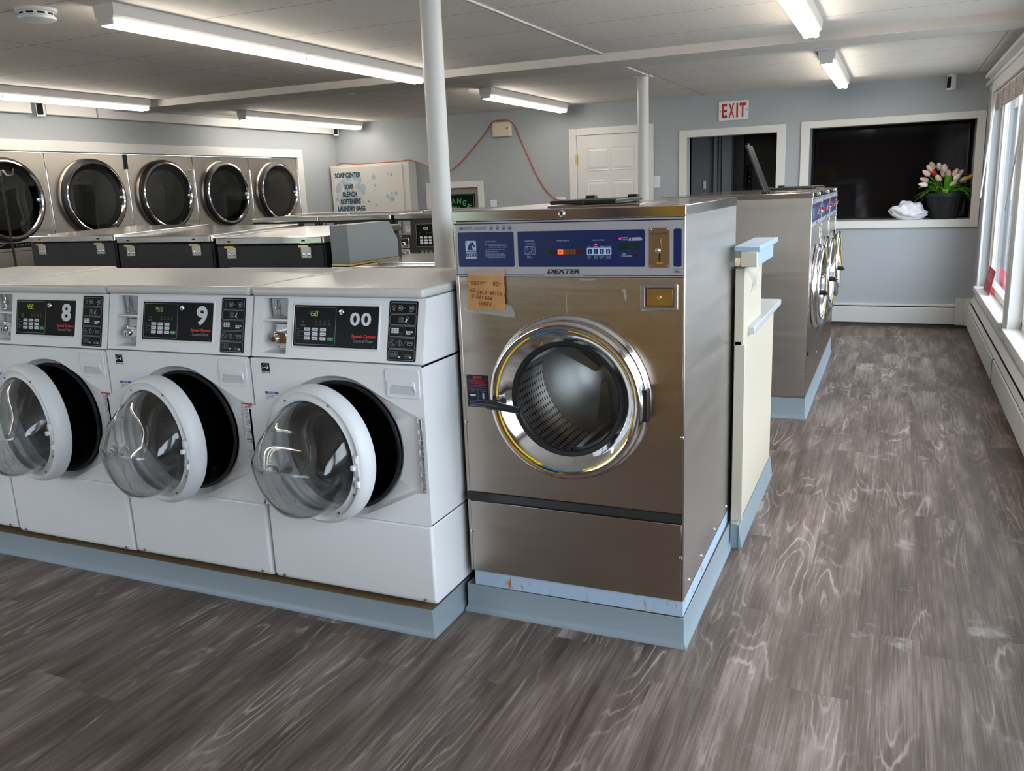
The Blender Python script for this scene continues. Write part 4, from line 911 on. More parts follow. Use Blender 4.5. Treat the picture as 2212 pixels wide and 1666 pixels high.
    for z, a, b, s_ in ((1.1395, .1225, .186, 'Put detergent and fabric softener,'), (1.1345, .1225, .186, 'if required, into dispenser on top'), (1.1295, .1225, .187, 'of machine (see diagram at right)'), (1.1225, .1225, .182, 'Load clothes, close door firmly'), (1.1155, .1225, .157, 'Select wash cycle'), (1.109, .1225, .178, 'Insert coins to start machine'), (1.1025, .1225, .182, 'If bleach is required, add when'), (1.0975, .1225, .181, 'ADD BLEACH light comes on')):
        text(mb, G, s_, a, b, z-.0015, z+.0022, ltblue, 0, H)
    line(mb, G, rect(.1135, .119, 1.1365, 1.1425), .0006, ltblue, H, True)
    for k in range(4): line(mb, G, rect(.1135, .1185, 1.099+.0065*k, 1.104+.0065*k), .0006, ltblue, H, True)
    text(mb, G, 'DISPENSER', .249, .282, 1.1465, 1.1500, ltblue, 0, H); text(mb, G, '(Optional) Add', .254, .283, 1.139, 1.142, ltblue, 0, H); text(mb, G, 'fabric softener', .259, .287, 1.135, 1.138, ltblue, 0, H); text(mb, G, 'Add', .256, .266, 1.0995, 1.1025, ltblue, 0, H); text(mb, G, 'detergent', .256, .274, 1.0955, 1.0985, ltblue, 0, H)
    line(mb, G, rr(.247, .283, 1.106, 1.131, .003), .0010, ltblue, H, True); line(mb, G, rect(.2515, .260, 1.122, 1.127), .0008, ltblue, H, True); line(mb, G, rect(.2515, .265, 1.109, 1.117), .0010, ltblue, H, True); line(mb, G, ell(.274, 1.114, .0045, .005, 14), .0010, ltblue, H, True)
    text(mb, G, 'Add', .269, .277, 1.1255, 1.128, ltblue, 0, H); text(mb, G, 'Bleach', .266, .281, 1.1215, 1.124, ltblue, 0, H); line(mb, G, [(.256, 1.131), (.256, 1.134)], .0008, ltblue, H); line(mb, G, [(.258, 1.106), (.258, 1.103)], .0008, ltblue, H)
    text(mb, G, 'MODE LIGHTS', .357, .396, 1.1465, 1.1500, ltblue, 0, H); text(mb, G, 'WASH CYCLE', .471, .509, 1.1465, 1.1500, ltblue, 0, H)
    for x, s_ in ((.460, 'HOT'), (.481, 'WARM'), (.501, 'WARM'), (.521, 'COLD')): w = .0045 if s_ == 'HOT' else .0075; text(mb, G, s_, x-w, x+w, 1.1275, 1.1305, ltblue, 0, H)
    for x, s_ in ((.461, 'Heavy'), (.481, 'Normal'), (.501, 'Permpress'), (.521, 'Wool')): w = .006 if len(s_) < 7 else .009; text(mb, G, s_, x-w, x+w, 1.0975, 1.1005, ltblue, 0, H)
    for x, s_ in ((.460, 'Duty'), (.481, 'Wash'), (.499, 'Nylon'), (.521, 'Delicate')): w = .005 if len(s_) < 7 else .0075; text(mb, G, s_, x-w, x+w, 1.0935, 1.0965, ltblue, 0, H)
    text(mb, G, 'INSERT', .5615, .583, 1.1525, 1.1560, ltblue, .01, H); text(mb, G, 'COINS', .5615, .581, 1.1465, 1.1500, ltblue, .01, H); text(mb, G, 'TIME', .5615, .575, 1.1045, 1.1080, ltblue, .01, H); text(mb, G, 'REMAINING', .5615, .594, 1.0985, 1.1020, ltblue, .01, H)
    fill(mb, G, [(.584, 1.145), (.584, 1.150), (.588, 1.154), (.592, 1.1545), (.590, 1.145)], greypr, H); fill(mb, G, [(.591, 1.145), (.596, 1.155), (.621, 1.155), (.626, 1.150), (.624, 1.1455)], greypr, H)
    mb.build('printed_legend', con, smooth=False)
    cols = [srgb(14, 52, 42), srgb(46, 24, 34), None, srgb(120, 74, 12), srgb(116, 72, 14), srgb(82, 14, 26)]
    for k, cc in enumerate(cols):
        mb = MB(); x = .3175+.0203*k; mt = orangeled if cc is None else mat('mode_lamp_%d' % k, cc, .3); mb.prism(rect(x, x+.0180, 1.1065, 1.1205), G, .0006, .0018, mt)
        fill(mb, G, rect(x+.004, x+.014, 1.1128, 1.1142), mat('lamp_word', srgb(60, 20, 10), .5), .0021); o_ = mb.build('mode_light', con, smooth=False)
        if cc is None: tag(o_, 'lit orange indicator')
    mb = MB(); mb.prism(rr(.453, .530, 1.103, 1.1255, .003), G, .0006, .0022, ltblue)
    for x in (.4565, .4755, .4945, .5140):
        fill(mb, G, rect(x, x+.0125, 1.107, 1.1215), blue, .0026); line(mb, G, [(x+.0062, 1.110), (x+.0062, 1.119)], .0014, whitepr, .003); fill(mb, G, ell(x+.0062, 1.1100, .0017, None, 8), redpr if .46 < x < .51 else whitepr, .0032)
    mb.build('cycle_buttons', con, smooth=False)
    for x, z in ((.4815, 1.135), (.557, 1.1515)):
        mb = MB(); mb.lathe([(.0035, 0), (.003, -.0018), (.001, -.0024)], (x, -.002, z), redled, 'y', 14, cap1=True); tag(mb.build('indicator_light', con), 'glowing pink red indicator')
    mb = MB(); mb.prism(rect(.551, .609, 1.1205, 1.1365), G, .0006, .0012, mat('display_window_green', srgb(14, 40, 34), .3)); 
    for k, ch in enumerate('085'): text(mb, G, ch, .580+.009*k, .586+.009*k, 1.124, 1.133, mat('unlit_digit', srgb(34, 66, 50), .4), .01, .0016)
    mb.prism(rect(.600, .614, 1.0995, 1.1065), G, .0006, .0012, mat('display_window_red', srgb(58, 16, 30), .3)); mb.build('display', con, smooth=False)
    # coin slide plate
    bronze = mat('bronze_coin_plate', (.45, .33, .22, 1), .33, 1)
    mb = MB(); mb.prism(rr(.647, .707, 1.066, 1.181, .004), G, 0, .003, bronze); G2 = front(-.0045); text(mb, G2, 'Quarters Only', .6515, .7015, 1.1605, 1.168, mat('etched_brown', srgb(86, 44, 30), .6), .012, .0006)
    cpl = mb.build('coin_plate', t)
    for a, b in ((.6515, 1.177), (.7025, 1.177), (.6515, 1.070), (.7025, 1.070)): mb = MB(); mb.lathe([(.0035, 0), (.003, -.002), (.001, -.0028)], (a, -.0045, b), chrome, 'y', 12, cap1=True); mb.build('screw', cpl)
    mb = MB(); mb.prism([(.6775, 1.150), (.6800, 1.150), (.6830, 1.126), (.6805, 1.126)], G2, 0, .004, chrome); mb.lathe([(.0085, 0), (.0075, -.004), (.004, -.007), (.001, -.008)], (.6725, -.0045, 1.1155), chrome, 'y', 20); mb.prism(rect(.6755, .6805, 1.079, 1.106), G2, 0, .0006, darkm); mb.prism(rect(.6735, .6755, 1.079, 1.106), G2, 0, .002, chrome); mb.prism(ell(.679, 1.0795, .011, .003, 14), G2, 0, .006, chrome); mb.build('coin_slot', cpl)
    # coin box door with raised rim
    R = [rr(.617, .7325, .9365, 1.018, .006), rr(.620, .7295, .9395, 1.015, .006), rr(.630, .7225, .9465, 1.009, .004), rr(.634, .7185, .950, 1.0055, .003)]
    mb = MB(); mb.rings([[F(*p, .0) for p in R[0]], [F(*p, .004) for p in R[1]], [F(*p, .004) for p in R[2]], [F(*p, -.010) for p in R[3]]], mat('cast_frame', (.5, .5, .51, 1), .35, 1), cap1=False); cb = mb.build('coin_box', t)
    mb = MB(); mb.box(.6335, .719, .0, .02, .9495, 1.006, darkm); mb.prism(rect(.638, .716, .953, 1.003), F, -.02, .0025, mat('polished_steel_door', (.55, .48, .41, 1), .22, 1)); mb.lathe([(.0065, 0), (.006, -.004), (.001, -.004)], (.676, -.0025, .977), chrome, 'y', 20, cap1=True); mb.box(.6752, .6768, -.0068, -.0064, .973, .981, blackpr); mb.build('coin_box_door', cb, bevel=.001)
    for a, b in ((.011, .544), (DW-.006, .547), (.011, .148), (DW-.008, .150)): screw(t, a, -.0015, b, .006)
    mb = MB()
    for y_, z_ in ((.30, .03), (.55, .03), (.80, .03), (.10, .03)): mb.lathe([(.007, 0), (.006, .003), (.001, .004)], (DW, y_, z_), chrome, 'x', 12, cap1=True)
    mb.build('side_screws', t)
    mb = MB(); sm_ = mat('pale_scuff', srgb(150, 142, 132), .6); line(mb, F, [(.382, .985), (.383, .925)], .0022, sm_, .0006); fill(mb, F, [(.560, .995), (.567, 1.003), (.574, .998), (.576, .975), (.572, .962), (.568, .975), (.566, .990)], sm_, .0006); fill(mb, F, [(.423, 1.0315), (.480, 1.0318), (.476, 1.027), (.430, 1.026)], sm_, .0006); mb.build('scuff_marks', t, smooth=False)
    mb = MB(); mb.lathe([(.011, 0), (.0105, -.008), (.008, -.010), (.0065, -.009), (.001, -.009)], (.378, -.006, 1.230), chrome, 'y', 24, cap1=True); mb.lathe([(.0045, 0), (.001, -.0001)], (.378, -.0155, 1.230), darkm, 'y', 14, cap1=True); mb.build('top_lock', t)
    mb = MB(); fill(mb, F, rr(.020, .100, .599, .709, .003), mat('navy_sticker', srgb(22, 30, 62), .5), .0008); fill(mb, F, rect(.044, .076, .697, .705), mat('sticker_red', srgb(200, 60, 50), .5), .0012); text(mb, F, 'WARNING', .046, .074, .6985, .7035, mat('navy_sticker', (0, 0, 0, 1)), .01, .0014)
    for k in range(5): fill(mb, F, rect(.026, .095-.006*(k % 2), .690-.0058*k, .6925-.0058*k), mat('sticker_dark_red', srgb(150, 44, 44), .5), .0012)
    for a, b in (((.022, .660), (.098, .660)), ((.060, .660), (.060, .622)), ((.022, .622), (.098, .622))): line(mb, F, [a, b], .0008, greypr, .0012)
    text(mb, F, 'OPEN', .034, .046, .652, .656, greypr, 0, .0012); text(mb, F, 'CLOSED', .070, .090, .652, .656, greypr, 0, .0012); fill(mb, F, rr(.031, .052, .636, .643, .003), whitepr, .0013); fill(mb, F, rr(.076, .083, .628, .649, .003), whitepr, .0013)
    text(mb, F, 'IMPORTANT', .027, .05, .614, .618, greypr, 0, .0012)
    for k in range(3): fill(mb, F, rect(.027, .094-.007*k, .610-.0042*k, .6115-.0042*k), greypr, .0012)
    mb.build('warning_sticker', t, smooth=False)
    # drum
    mb = MB(); mb.lathe([(.224, .05), (.224, .07), (.262, .075), (.262, .43)], (c[0], 0, c[1]), perf, 'y', 72)
    mb.lathe([(.262, .43), (.20, .44), (.12, .415), (.05, .40), (.001, .398)], (c[0], 0, c[1]), drumsteel, 'y', 72)
    for k in range(3):
        a = 2*PI*k/3+2.6; u = Vector((math.cos(a), math.sin(a))); w = Vector((-u.y, u.x))
        mb.prism([(c[0]+u.x*.262+w.x*s, c[1]+u.y*.262+w.y*s) for s in (-.035, .035)]+[(c[0]+u.x*.19+w.x*s, c[1]+u.y*.19+w.y*s) for s in (.01, -.01)], lambda a_, b_, d: (a_, d, b_), .08, .42, drumsteel)
        mb.prism([(c[0]+u.x*.03+w.x*s, c[1]+u.y*.03+w.y*s) for s in (-.012, .012)]+[(c[0]+u.x*.24+w.x*s, c[1]+u.y*.24+w.y*s) for s in (.03, -.03)], lambda a_, b_, d: (a_, d, b_), .368, .43, drumsteel)
    mb.build('drum', t)
    mb = MB(); mb.lathe([(.232, .01), (.232, -.034), (.205, -.034), (.198, .03), (.205, .06), (.224, .06)], (c[0], 0, c[1]), rubber, 'y', 72); mb.build('door_gasket', t)
    mb = MB(); mb.lathe([(.268, .001), (.2675, -.010), (.262, -.019), (.250, -.022), (.236, -.020), (.233, -.010)], (c[0], 0, c[1]), chrome, 'y', 100); mb.build('door_flange', t, ang=60)
    # door, hinged on the right; local origin on the hinge
    hx, hz = .655, .652; cx = c[0]-hx
    mb = MB(); mb.lathe([(.206, -.026), (.190, -.026), (.188, -.032), (.199, -.042), (.212, -.054), (.226, -.061), (.238, -.067), (.247, -.066), (.2545, -.059), (.2565, -.050), (.2545, -.041), (.250, -.036), (.235, -.030), (.206, -.026)], (cx, 0, 0), chrome, 'y', 110)
    door = mb.build('door', t, loc=(hx, 0, hz), ang=50)
    for a0, a1, mt_ in ((math.radians(118), math.radians(296), yellow), (math.radians(-62), math.radians(84), yellow), (math.radians(86), math.radians(116), bluest), (math.radians(250), math.radians(285), bluest)):
        o2 = .0008 if mt_ is bluest else 0
        mb = MB(); mb.lathe([(.2245, -.0605-o2), (.2290, -.0630-o2)], (cx, 0, 0), mt_, 'y', 50, a0=a0, a1=a1); mb.build('colour_stripe', door)
    mb = MB(); mb.lathe([(.191, -.030), (.184, -.030), (.174, -.028), (.169, -.02)], (cx, 0, 0), rubber, 'y', 90); mb.build('glass_seal', door)
    mb = MB(); mb.lathe([(.171, -.026), (.168, .0), (.163, .05), (.155, .062), (.10, .070), (.001, .072)], (cx, 0, 0), lens, 'y', 80); mb.build('door_glass', door)
    mb = MB(); mb.tube([(-.488, -.05, -.012), (-.492, -.088, -.014)], .017, black, 14)
    mb.tube([(-.522, -.094, -.014), (-.510, -.096, -.0145), (-.46, -.100, -.020), (-.405, -.102, -.027)], .014, black, 14, radii=[.013, .017, .013, .0105]); tag(mb.build('handle', door), 'black lever handle')
    mb = MB(); mb.prism(rr(cx+.236, cx+.268, -.05, .05, .006), F, .018, .052, black); mb.build('hinge', door, bevel=.003)
    # soap hatch on the top
    mb = MB(); mb.box(.30, .60, .07, .42, DH, DH+.006, steel_top); mb.build('dispenser_frame', t, bevel=.001)
    return t
def hatch(t, ang, loc=(.30, .40, DH+.009)):
    mb = MB(); mb.box(0, .22, -.31, 0, 0, .012, black); mb.box(.07, .12, -.325, -.305, 0, .008, black); h = mb.build('dispenser_lid', t, bevel=.004, loc=loc); h.rotation_euler = (math.radians(ang), 0, 0)
    mb = MB(); 
    for x in (.02, .17): mb.box(x, x+.035, -.012, .02, -.006, .022, black)
    mb.build('lid_hinge', h, bevel=.003); return h
base_s = make_steel_washer(); hatch(base_s, 0)
mid = []
for k in range(3): m_ = copytree(base_s); mid.append(m_)
base_s.location = (.0271, .212, .1593); base_s.rotation_euler = (0, 0, .0076)
tag(base_s, 'big stainless steel washer in front with blue console and a cardboard note', 'washing machine')
mb = MB(); mb.box(.012, DW-.002, .004, .90, -.0555, 0, rustm); tag(mb.build('base_frame', base_s), 'pale blue painted steel base with rust runs')
lbs = ['nearest steel washer in the aisle row, showing its bare side panel, soap lid standing open', 'middle steel washer of the aisle row facing the windows', 'farthest steel washer of the aisle row, by the back wall heater']
for k, m_ in enumerate(mid):
    m_.location = (.878, 3.14+.759*k, .132); m_.rotation_euler = (0, 0, PI/2); tag(m_, lbs[k], 'washing machine', 'steel washers along the window aisle')
    for ch in m_.children:
        if ch.name.startswith('door') and not ch.name.startswith('door_g'): ch.rotation_euler = (0, 0, math.radians((-1.5, -.8, 0)[k]))
        if ch.name.startswith('dispenser_lid') and k == 0: ch.rotation_euler = (math.radians(-112), 0, 0); ch.location = (.12, .285, DH+.009)
    mb = MB(); mb.tube([(.676, -.006, 1.13), (.676, -.022, 1.13)], .006, redpr, 12); mb.build('coin_return_button', m_)
# handwritten cardboard note taped to the front
nt = thing('cardboard_note', 'torn cardboard note with handwriting taped on the big steel washer', 'note', (.0271, .209, .1593), .0076)
mb = MB(); ed = []
rd = random.Random(11)
for i in range(9): ed.append((.046+.131*i/8, 1.058+rd.uniform(-.001, .001)))
for i in range(1, 12): ed.append((.177-.003*i/11+rd.uniform(-.0012, .0012), 1.058-.128*i/11))
for i in range(1, 9): ed.append((.174-.130*i/8, .930+rd.uniform(-.001, .001)))
for i in range(1, 11): ed.append((.044+.002*i/11+rd.uniform(-.0015, .0008), .930+.128*i/11))
mb.prism(ed[::-1], front(0), .0030, .0055, kraft); mb.build('card', nt, smooth=False)
mb = MB(); fn = front(-.0055); ink2 = mat('marker_ink', (.02, .012, .01, 1), .5)
stroke_text(mb, fn, 'SELECT', .058, 1.0125, .0105, .0012, ink2, 1, -.05); line(mb, fn, [(.096, 1.0205), (.114, 1.0195)], .0012, ink2, .0016); stroke_text(mb, fn, 'HOT', .137, 1.0075, .013, .0013, ink2, 2, -.08)
stroke_text(mb, fn, 'NO', .055, .987, .0125, .0013, ink2, 3); stroke_text(mb, fn, 'COLD', .081, .982, .0108, .0012, ink2, 4); stroke_text(mb, fn, 'WATER', .124, .979, .0112, .0012, ink2, 5, -.06)
stroke_text(mb, fn, 'RIGHT', .059, .968, .0110, .0012, ink2, 6, -.09); stroke_text(mb, fn, 'NOW .', .107, .9625, .0110, .0012, ink2, 7); stroke_text(mb, fn, 'SORRY.', .084, .945, .0120, .0013, ink2, 8, -.06)
tag(mb.build('handwriting', nt, smooth=False), 'black handwriting')
mb = MB(); fn = front(-.0060)
mb.prism([(.046, 1.062), (.178, 1.064), (.177, 1.038), (.047, 1.040)], fn, 0, .0002, tape); mb.prism([(.030, .940), (.046, .956), (.175, .950), (.196, .944), (.208, .918), (.205, .905), (.150, .912), (.028, .922)], front(-.002), 0, .0003, tape)
tag(mb.build('tape', nt, smooth=False), 'strips of clear tape')
# ---------------------------------------------------------------- row of steel-topped washers seen from behind
def lid_mb(w, d, rise, th=.033):
    mb = MB(); P = rr(0, w, 0, d, .018)
    mb.prism(P, lambda a, b, q_: (a, b, q_+rise*b/d), 0, th, steel_top); return mb
def back_washer():
    t = thing('washing_machine', 'x', 'washing machine', (0, 0, 0)); w = .646
    MB().box(.006, w-.006, .012, .69, 0, 1.262-.15, blackmat).build('cabinet', t, bevel=.006)
    MB().box(.012, w-.012, .004, .012, .55, 1.262-.155, blackmat).build('console_back', t, bevel=.002)
    o = lid_mb(w, .70, .020).build('top_lid', t, bevel=.004); o.location = (0, 0, 1.265-.15)
    for x in (.075, w-.13):
        mb = MB(); mb.box(x, x+.055, -.003, .004, 1.262-.15-.062, 1.262-.15-.012, mat('zinc_plate', (.5, .5, .47, 1), .4, .9)); mb.box(x-.012, x+.045, -.006, .006, 1.262-.15-.014, 1.262-.15-.004, brass); 0 and mb.box(x-.012, x+.045, -.006, .006, 1.262-.15-.010, 1.262-.15-.004, brass)
        for k in (.014, .042): mb.lathe([(.008, -.003), (.006, -.006), (.001, -.007)], (x+k, 0, 1.262-.15-.045), chrome, 'y', 12, cap1=True)
        mb.box(x+.005, x+.025, -.0012, .004, 1.262-.15+.014, 1.262-.15+.021, darkm); tag(mb.build('lid_hinge', t, bevel=.0008), 'zinc hinge plate with two rivets')
    F = frame((w, .69, 0), (-1, 0, 0), (0, 0, 1), (0, 1, 0)); mb = MB(); mb.prism(rr(.20, .50, .98-.15+.15, 1.08, .006), F, 0, .002, blackgl); mb.build('control_panel', t)
    return t
bw = back_washer()
for i, (x, dz, lb) in enumerate(((-3.02, .018, 'leftmost of the three steel topped washers standing back to back with the white row'), (-2.366, .006, 'middle one of the three steel topped washers seen from their black backs'), (-1.705, -.008, 'steel topped washer with a black back, left of the grey control box'))):
    t = bw if i == 0 else copytree(bw)
    t.location = (x, 1.0, .15+dz); tag(t, lb, 'washing machine', 'steel topped washers seen from behind')
# fourth machine with the grey control box on its deck
t = thing('washing_machine', 'steel top loading washer carrying a grey wedge control box, left of the near pole', 'washing machine', (-1.03, 1.0, .15))
MB().box(.004, .70, .01, .72, 0, .985, steel).build('cabinet', t, bevel=.004); MB().box(0, .704, 0, .73, .985, 1.002, steel_top).build('deck', t, bevel=.004)
mb = MB(); mb.prism(rr(.16, .66, .12, .60, .03), lambda a, b, d: (a, b, d), 1.002, 1.012, steel_top); l_ = mb.build('lid', t, bevel=.003); MB().box(.38, .44, .58, .625, 1.012, 1.024, chrome).build('lid_handle', l_, bevel=.003)
gb = mat('grey_painted_steel', srgb(128, 131, 132), .4, .25)
mb = MB(); mb.prism([(0, 1.012), (.43, 1.012), (.43, 1.10), (.36, 1.188), (0, 1.188)], lambda a, b, d: (d, a, b), .008, .104, gb); cb_ = mb.build('control_box', t, bevel=.003)
MB().box(.006, .106, -.002, .432, 1.004, 1.012, brass).build('box_flange', cb_, bevel=.001); mb = MB(); mb.lathe([(.008, 0), (.006, .004), (.001, .005)], (.045, .02, 1.188), gb, 'z', 12); mb.build('cap_screw', cb_)
# top loaders with black consoles facing the camera
def top_loader(num=None):
    t = thing('washing_machine', 'x', 'washing machine', (0, 0, 0)); w = .641
    MB().box(.004, w-.004, -.56, .30, 0, .925, blackmat).build('cabinet', t, bevel=.006)
    MB().box(0, w, -.58, .04, .925, .938, steel_top).build('deck', t, bevel=.003)
    mb = MB(); mb.prism(rr(.08, w-.10, -.52, -.04, .03), lambda a, b, d: (a, b, d), .938, .950, steel_top); l_ = mb.build('lid', t, bevel=.003); MB().box(w-.22, w-.17, -.06, -.03, .950, .962, chrome).build('lid_handle', l_, bevel=.002)
    MB().box(.004, w-.004, 0, .30, .938, 1.163, blackmat).build('console', t, bevel=.006)
    MB().box(.0, w, -.008, 0.02, .930, .942, steel_top).build('console_trim', t, bevel=.001)
    o = lid_mb(w, .32, .006, .032).build('console_lid', t, bevel=.004); o.location = (0, -.012, 1.163)
    G = front(0); zp = mat('coin_slide_plate', (.3, .3, .3, 1), .4)
    mb = MB(); mb.prism(rect(.035, .135, 1.05, 1.15), G, 0, .003, zp); mb.tube([(.065, -.006, 1.145), (.07, -.01, 1.12), (.062, -.01, 1.10), (.068, -.01, 1.065)], .004, blackpr, 8); mb.tube([(.058, -.008, 1.06), (.082, -.008, 1.06)], .004, chrome, 8); mb.build('coin_slide', t)
    mb = MB(); mb.prism(rr(.055, .125, .955, 1.025, .008), G, 0, .02, chrome); mb.lathe([(.018, 0), (.016, -.012), (.001, -.012)], (.078, -.02, .985), chrome, 'y', 20); mb.lathe([(.005, 0), (.001, -.002)], (.05, 0, 1.04), chrome, 'y', 10); mb.lathe([(.005, 0), (.001, -.002)], (.05, 0, .945), chrome, 'y', 10); mb.build('coin_vault', t, bevel=.003)
    mb = MB(); fill(mb, G, rect(.18, .40, .965, 1.125), blackgl, .0012, .0); line(mb, G, rect(.18, .40, .965, 1.125), .0018, greypr, .0018, True)
    for i, ch in enumerate('450'): text(mb, G, ch, .238+.014*i, .249+.014*i, 1.083, 1.104, gled, .01, .0018)
    line(mb, G, [(.200, 1.055), (.206, 1.068), (.212, 1.055), (.200, 1.055)], .0015, dgreypr, .0018)
    for i in range(4): fill(mb, G, ell(.265+.022*i, 1.062, .003, .006, 8), dgreypr, .0018)
    for r_ in range(3):
        for k in range(3): fill(mb, G, rr(.208+.036*k, .234+.036*k, 1.022-.020*r_, 1.036-.020*r_, .003), whitepr, .002)
    fill(mb, G, rr(.316, .342, .982, .996, .003), greenbt, .002); mb.build('control_panel', t, smooth=False)
    mb = MB(); fill(mb, G, rect(.505, .60, .99, 1.148), greypr, .001); fill(mb, G, rect(.52, .58, 1.132, 1.135), dgreypr, .0014)
    for k in range(5): fill(mb, G, rect(.515, .58-.01*(k % 2), 1.115-.014*k, 1.119-.014*k), whitepr, .0014)
    mb.build('instruction_label', t, smooth=False)
    return t
tl = top_loader()
for i, (x, lb) in enumerate(((-3.335, 'black console top loading washer far left of its row, in front of the last dryer'), (-2.69, 'black console top loading washer behind the grey control box'), (-2.025, 'black console top loading washer marked 13, just left of the near pole'))):
    t = tl if i == 0 else copytree(tl)
    t.location = (x, 3.2, .12); tag(t, lb, 'washing machine', 'top loading washers with black consoles')
    if i == 2:
        mb = MB(); G = front(-.0032); fill(mb, G, rect(.098, .130, 1.075, 1.112), whitepr, .0006); text(mb, G, '13', .104, .125, 1.081, 1.106, blackpr, .02, .0012); mb.build('number_sticker', t, smooth=False)
def far_lid():
    t = thing('washing_machine', 'x', 'washing machine', (0, 0, 0)); w = .648
    MB().box(.004, w-.004, .0, .86, 0, .925, blackmat).build('cabinet', t, bevel=.006); MB().box(.004, w-.004, .0, .30, .925, 1.175, blackmat).build('console', t, bevel=.006); MB().box(0, w, .28, .90, .925, .938, steel_top).build('deck', t)
    o = lid_mb(w, .36, .006, .032).build('console_lid', t, bevel=.004); o.location = (0, 0, 1.178); return t
fl = far_lid()
for i, x in enumerate((-3.28, -2.62, -1.96)):
    t = fl if i == 0 else copytree(fl); t.location = (x, 3.525, .12)
    tag(t, ('washer lid edge under the left half of the soap cabinet', 'washer lid edge under the right end of the soap cabinet', 'washer lid edge just left of the near white pole, behind the one marked 13')[i], 'washing machine', 'washers back to back behind the black consoles')
# ---------------------------------------------------------------- wall of dryers
def dryer():
    t = thing('stacked_dryer', 'x', 'dryer', (0, 0, 0)); w = .822; F = front(0)
    mb = MB(); mb.box(.002, w-.002, 0, .75, 0.01, 1.905, steel_dry); mb.box(0, .0025, .004, .75, .01, 1.905, darkm); mb.build('cabinet', t, bevel=.003)
    cxx = .412
    for cz, hz0, hz1 in ((1.535, 1.28, 1.775), (.66, .42, .90)):
        pan = [(cxx, cz+.325), (cxx+.11, cz+.30), (cxx+.20, cz+.262), (cxx+.28, hz1-cz+cz-.005), (w-.012, hz1), (w-.012, hz0), (cxx+.26, hz0), (cxx+.18, cz-.27), (cxx, cz-.325)]
        arc = [(cxx+.325*math.cos(a), cz+.325*math.sin(a)) for a in [math.radians(270-10*k) for k in range(1, 18)]]
        mb = MB(); mb.prism(pan+arc, F, 0, .012, steel_dry); d_ = mb.build('door', t, bevel=.002)
        mb = MB(); mb.lathe([(.322, -.012), (.328, -.03), (.324, -.05), (.304, -.060)], (cxx, 0, cz), rubber, 'y', 72); mb.build('door_gasket', d_)
        mb = MB(); mb.lathe([(.306, -.057), (.303, -.064), (.294, -.067), (.284, -.062), (.279, -.045)], (cxx, 0, cz), chrome, 'y', 90); mb.build('chrome_ring', d_)
        mb = MB(); mb.lathe([(.281, -.048), (.262, -.020), (.240, -.016)], (cxx, 0, cz), blackgl, 'y', 72); mb.build('inner_bezel', d_)
        mb = MB(); mb.lathe([(.281, -.046), (.20, -.049), (.001, -.051)], (cxx, 0, cz), smoke, 'y', 64); mb.build('door_glass', d_)
        mb = MB(); mb.lathe([(.24, -.016), (.23, .002-.006), (.001, -.004)], (cxx, 0, cz), drumdark, 'y', 48); mb.build('drum', d_)
        mb = MB(); mb.lathe([(.008, hz0), (.008, hz1)], (w-.008, -.014, 0), chrome, 'z', 12, True, True); mb.build('hinge', d_)
        mb = MB(); mb.box(cxx+.250, cxx+.272, -.055, -.035, cz-.02, cz+.005, chrome); mb.build('latch', d_, bevel=.004)
    mb = MB(); fill(mb, F, rect(.02, w-.02, 1.16, 1.20), blackgl, .001); rd = random.Random(2); 
    pts = [(.10+.016*k, 1.18+rd.uniform(-.012, .012)) for k in range(17)]; line(mb, F, pts, .006, greypr, .0015)
    for k in range(10): fill(mb, F, rect(.45+.026*k, .466+.026*k, 1.172, 1.190), dgreypr, .0015)
    line(mb, F, [(.0, 1.135), (w, 1.135)], .004, darkm, .001); mb.build('name_strip', t, smooth=False)
    return t
smoke = thin_glass('smoked_door_glass', (.22, .23, .23, 1), 1.3)
dr0 = dryer(); dl = ['dryer at the left picture edge, first of the wall of dryers', 'second dryer from the left, beside the black gap', 'third dryer from the left, right of the black gap', 'fourth dryer from the left in the wall', 'last dryer, nearest the soap cabinet corner']
for k in range(5):
    t = dr0 if k == 0 else copytree(dr0); t.location = (XL-.012, 1.985+.825*k, 0); t.rotation_euler = (0, 0, PI/2); tag(t, dl[k], 'dryer', 'stainless dryers in the left wall')
tr = MB(); tr.box(XL-.7, XL-.02, 1.16, 1.98, 0, 1.912, wallm); struct(tr.build('wall_infill', smooth=False))
struct(MB().box(XL-.012, XL+.0, 3.615, 3.645, 1.775, 1.905, darkm).build('trim_14'))
# thin upright with hook
t = thing('cart_pole', 'thin black upright with a bent wire hook before the leftmost dryer', 'pole', (-4.52, 2.0, 0))
mb = MB(); mb.tube([(0, 0, .12), (0, 0, 1.70)], .0085, black, 10); mb.build('upright', t)
mb = MB(); mb.tube([(0, 0, 1.69), (.005, 0, 1.73), (.03, 0, 1.735), (.06, 0, 1.70), (.10, 0, 1.695), (.13, 0, 1.705), (.14, 0, 1.74)], .006, mat('dull_wire', (.25, .24, .22, 1), .4, .9), 8); mb.build('wire_hook', t)
mb = MB(); mb.box(-.02, .10, -.03, .03, .98, 1.01, black); mb.box(-.03, .6, -.25, .25, .10, .14, black); mb.build('base_frame', t, bevel=.004)
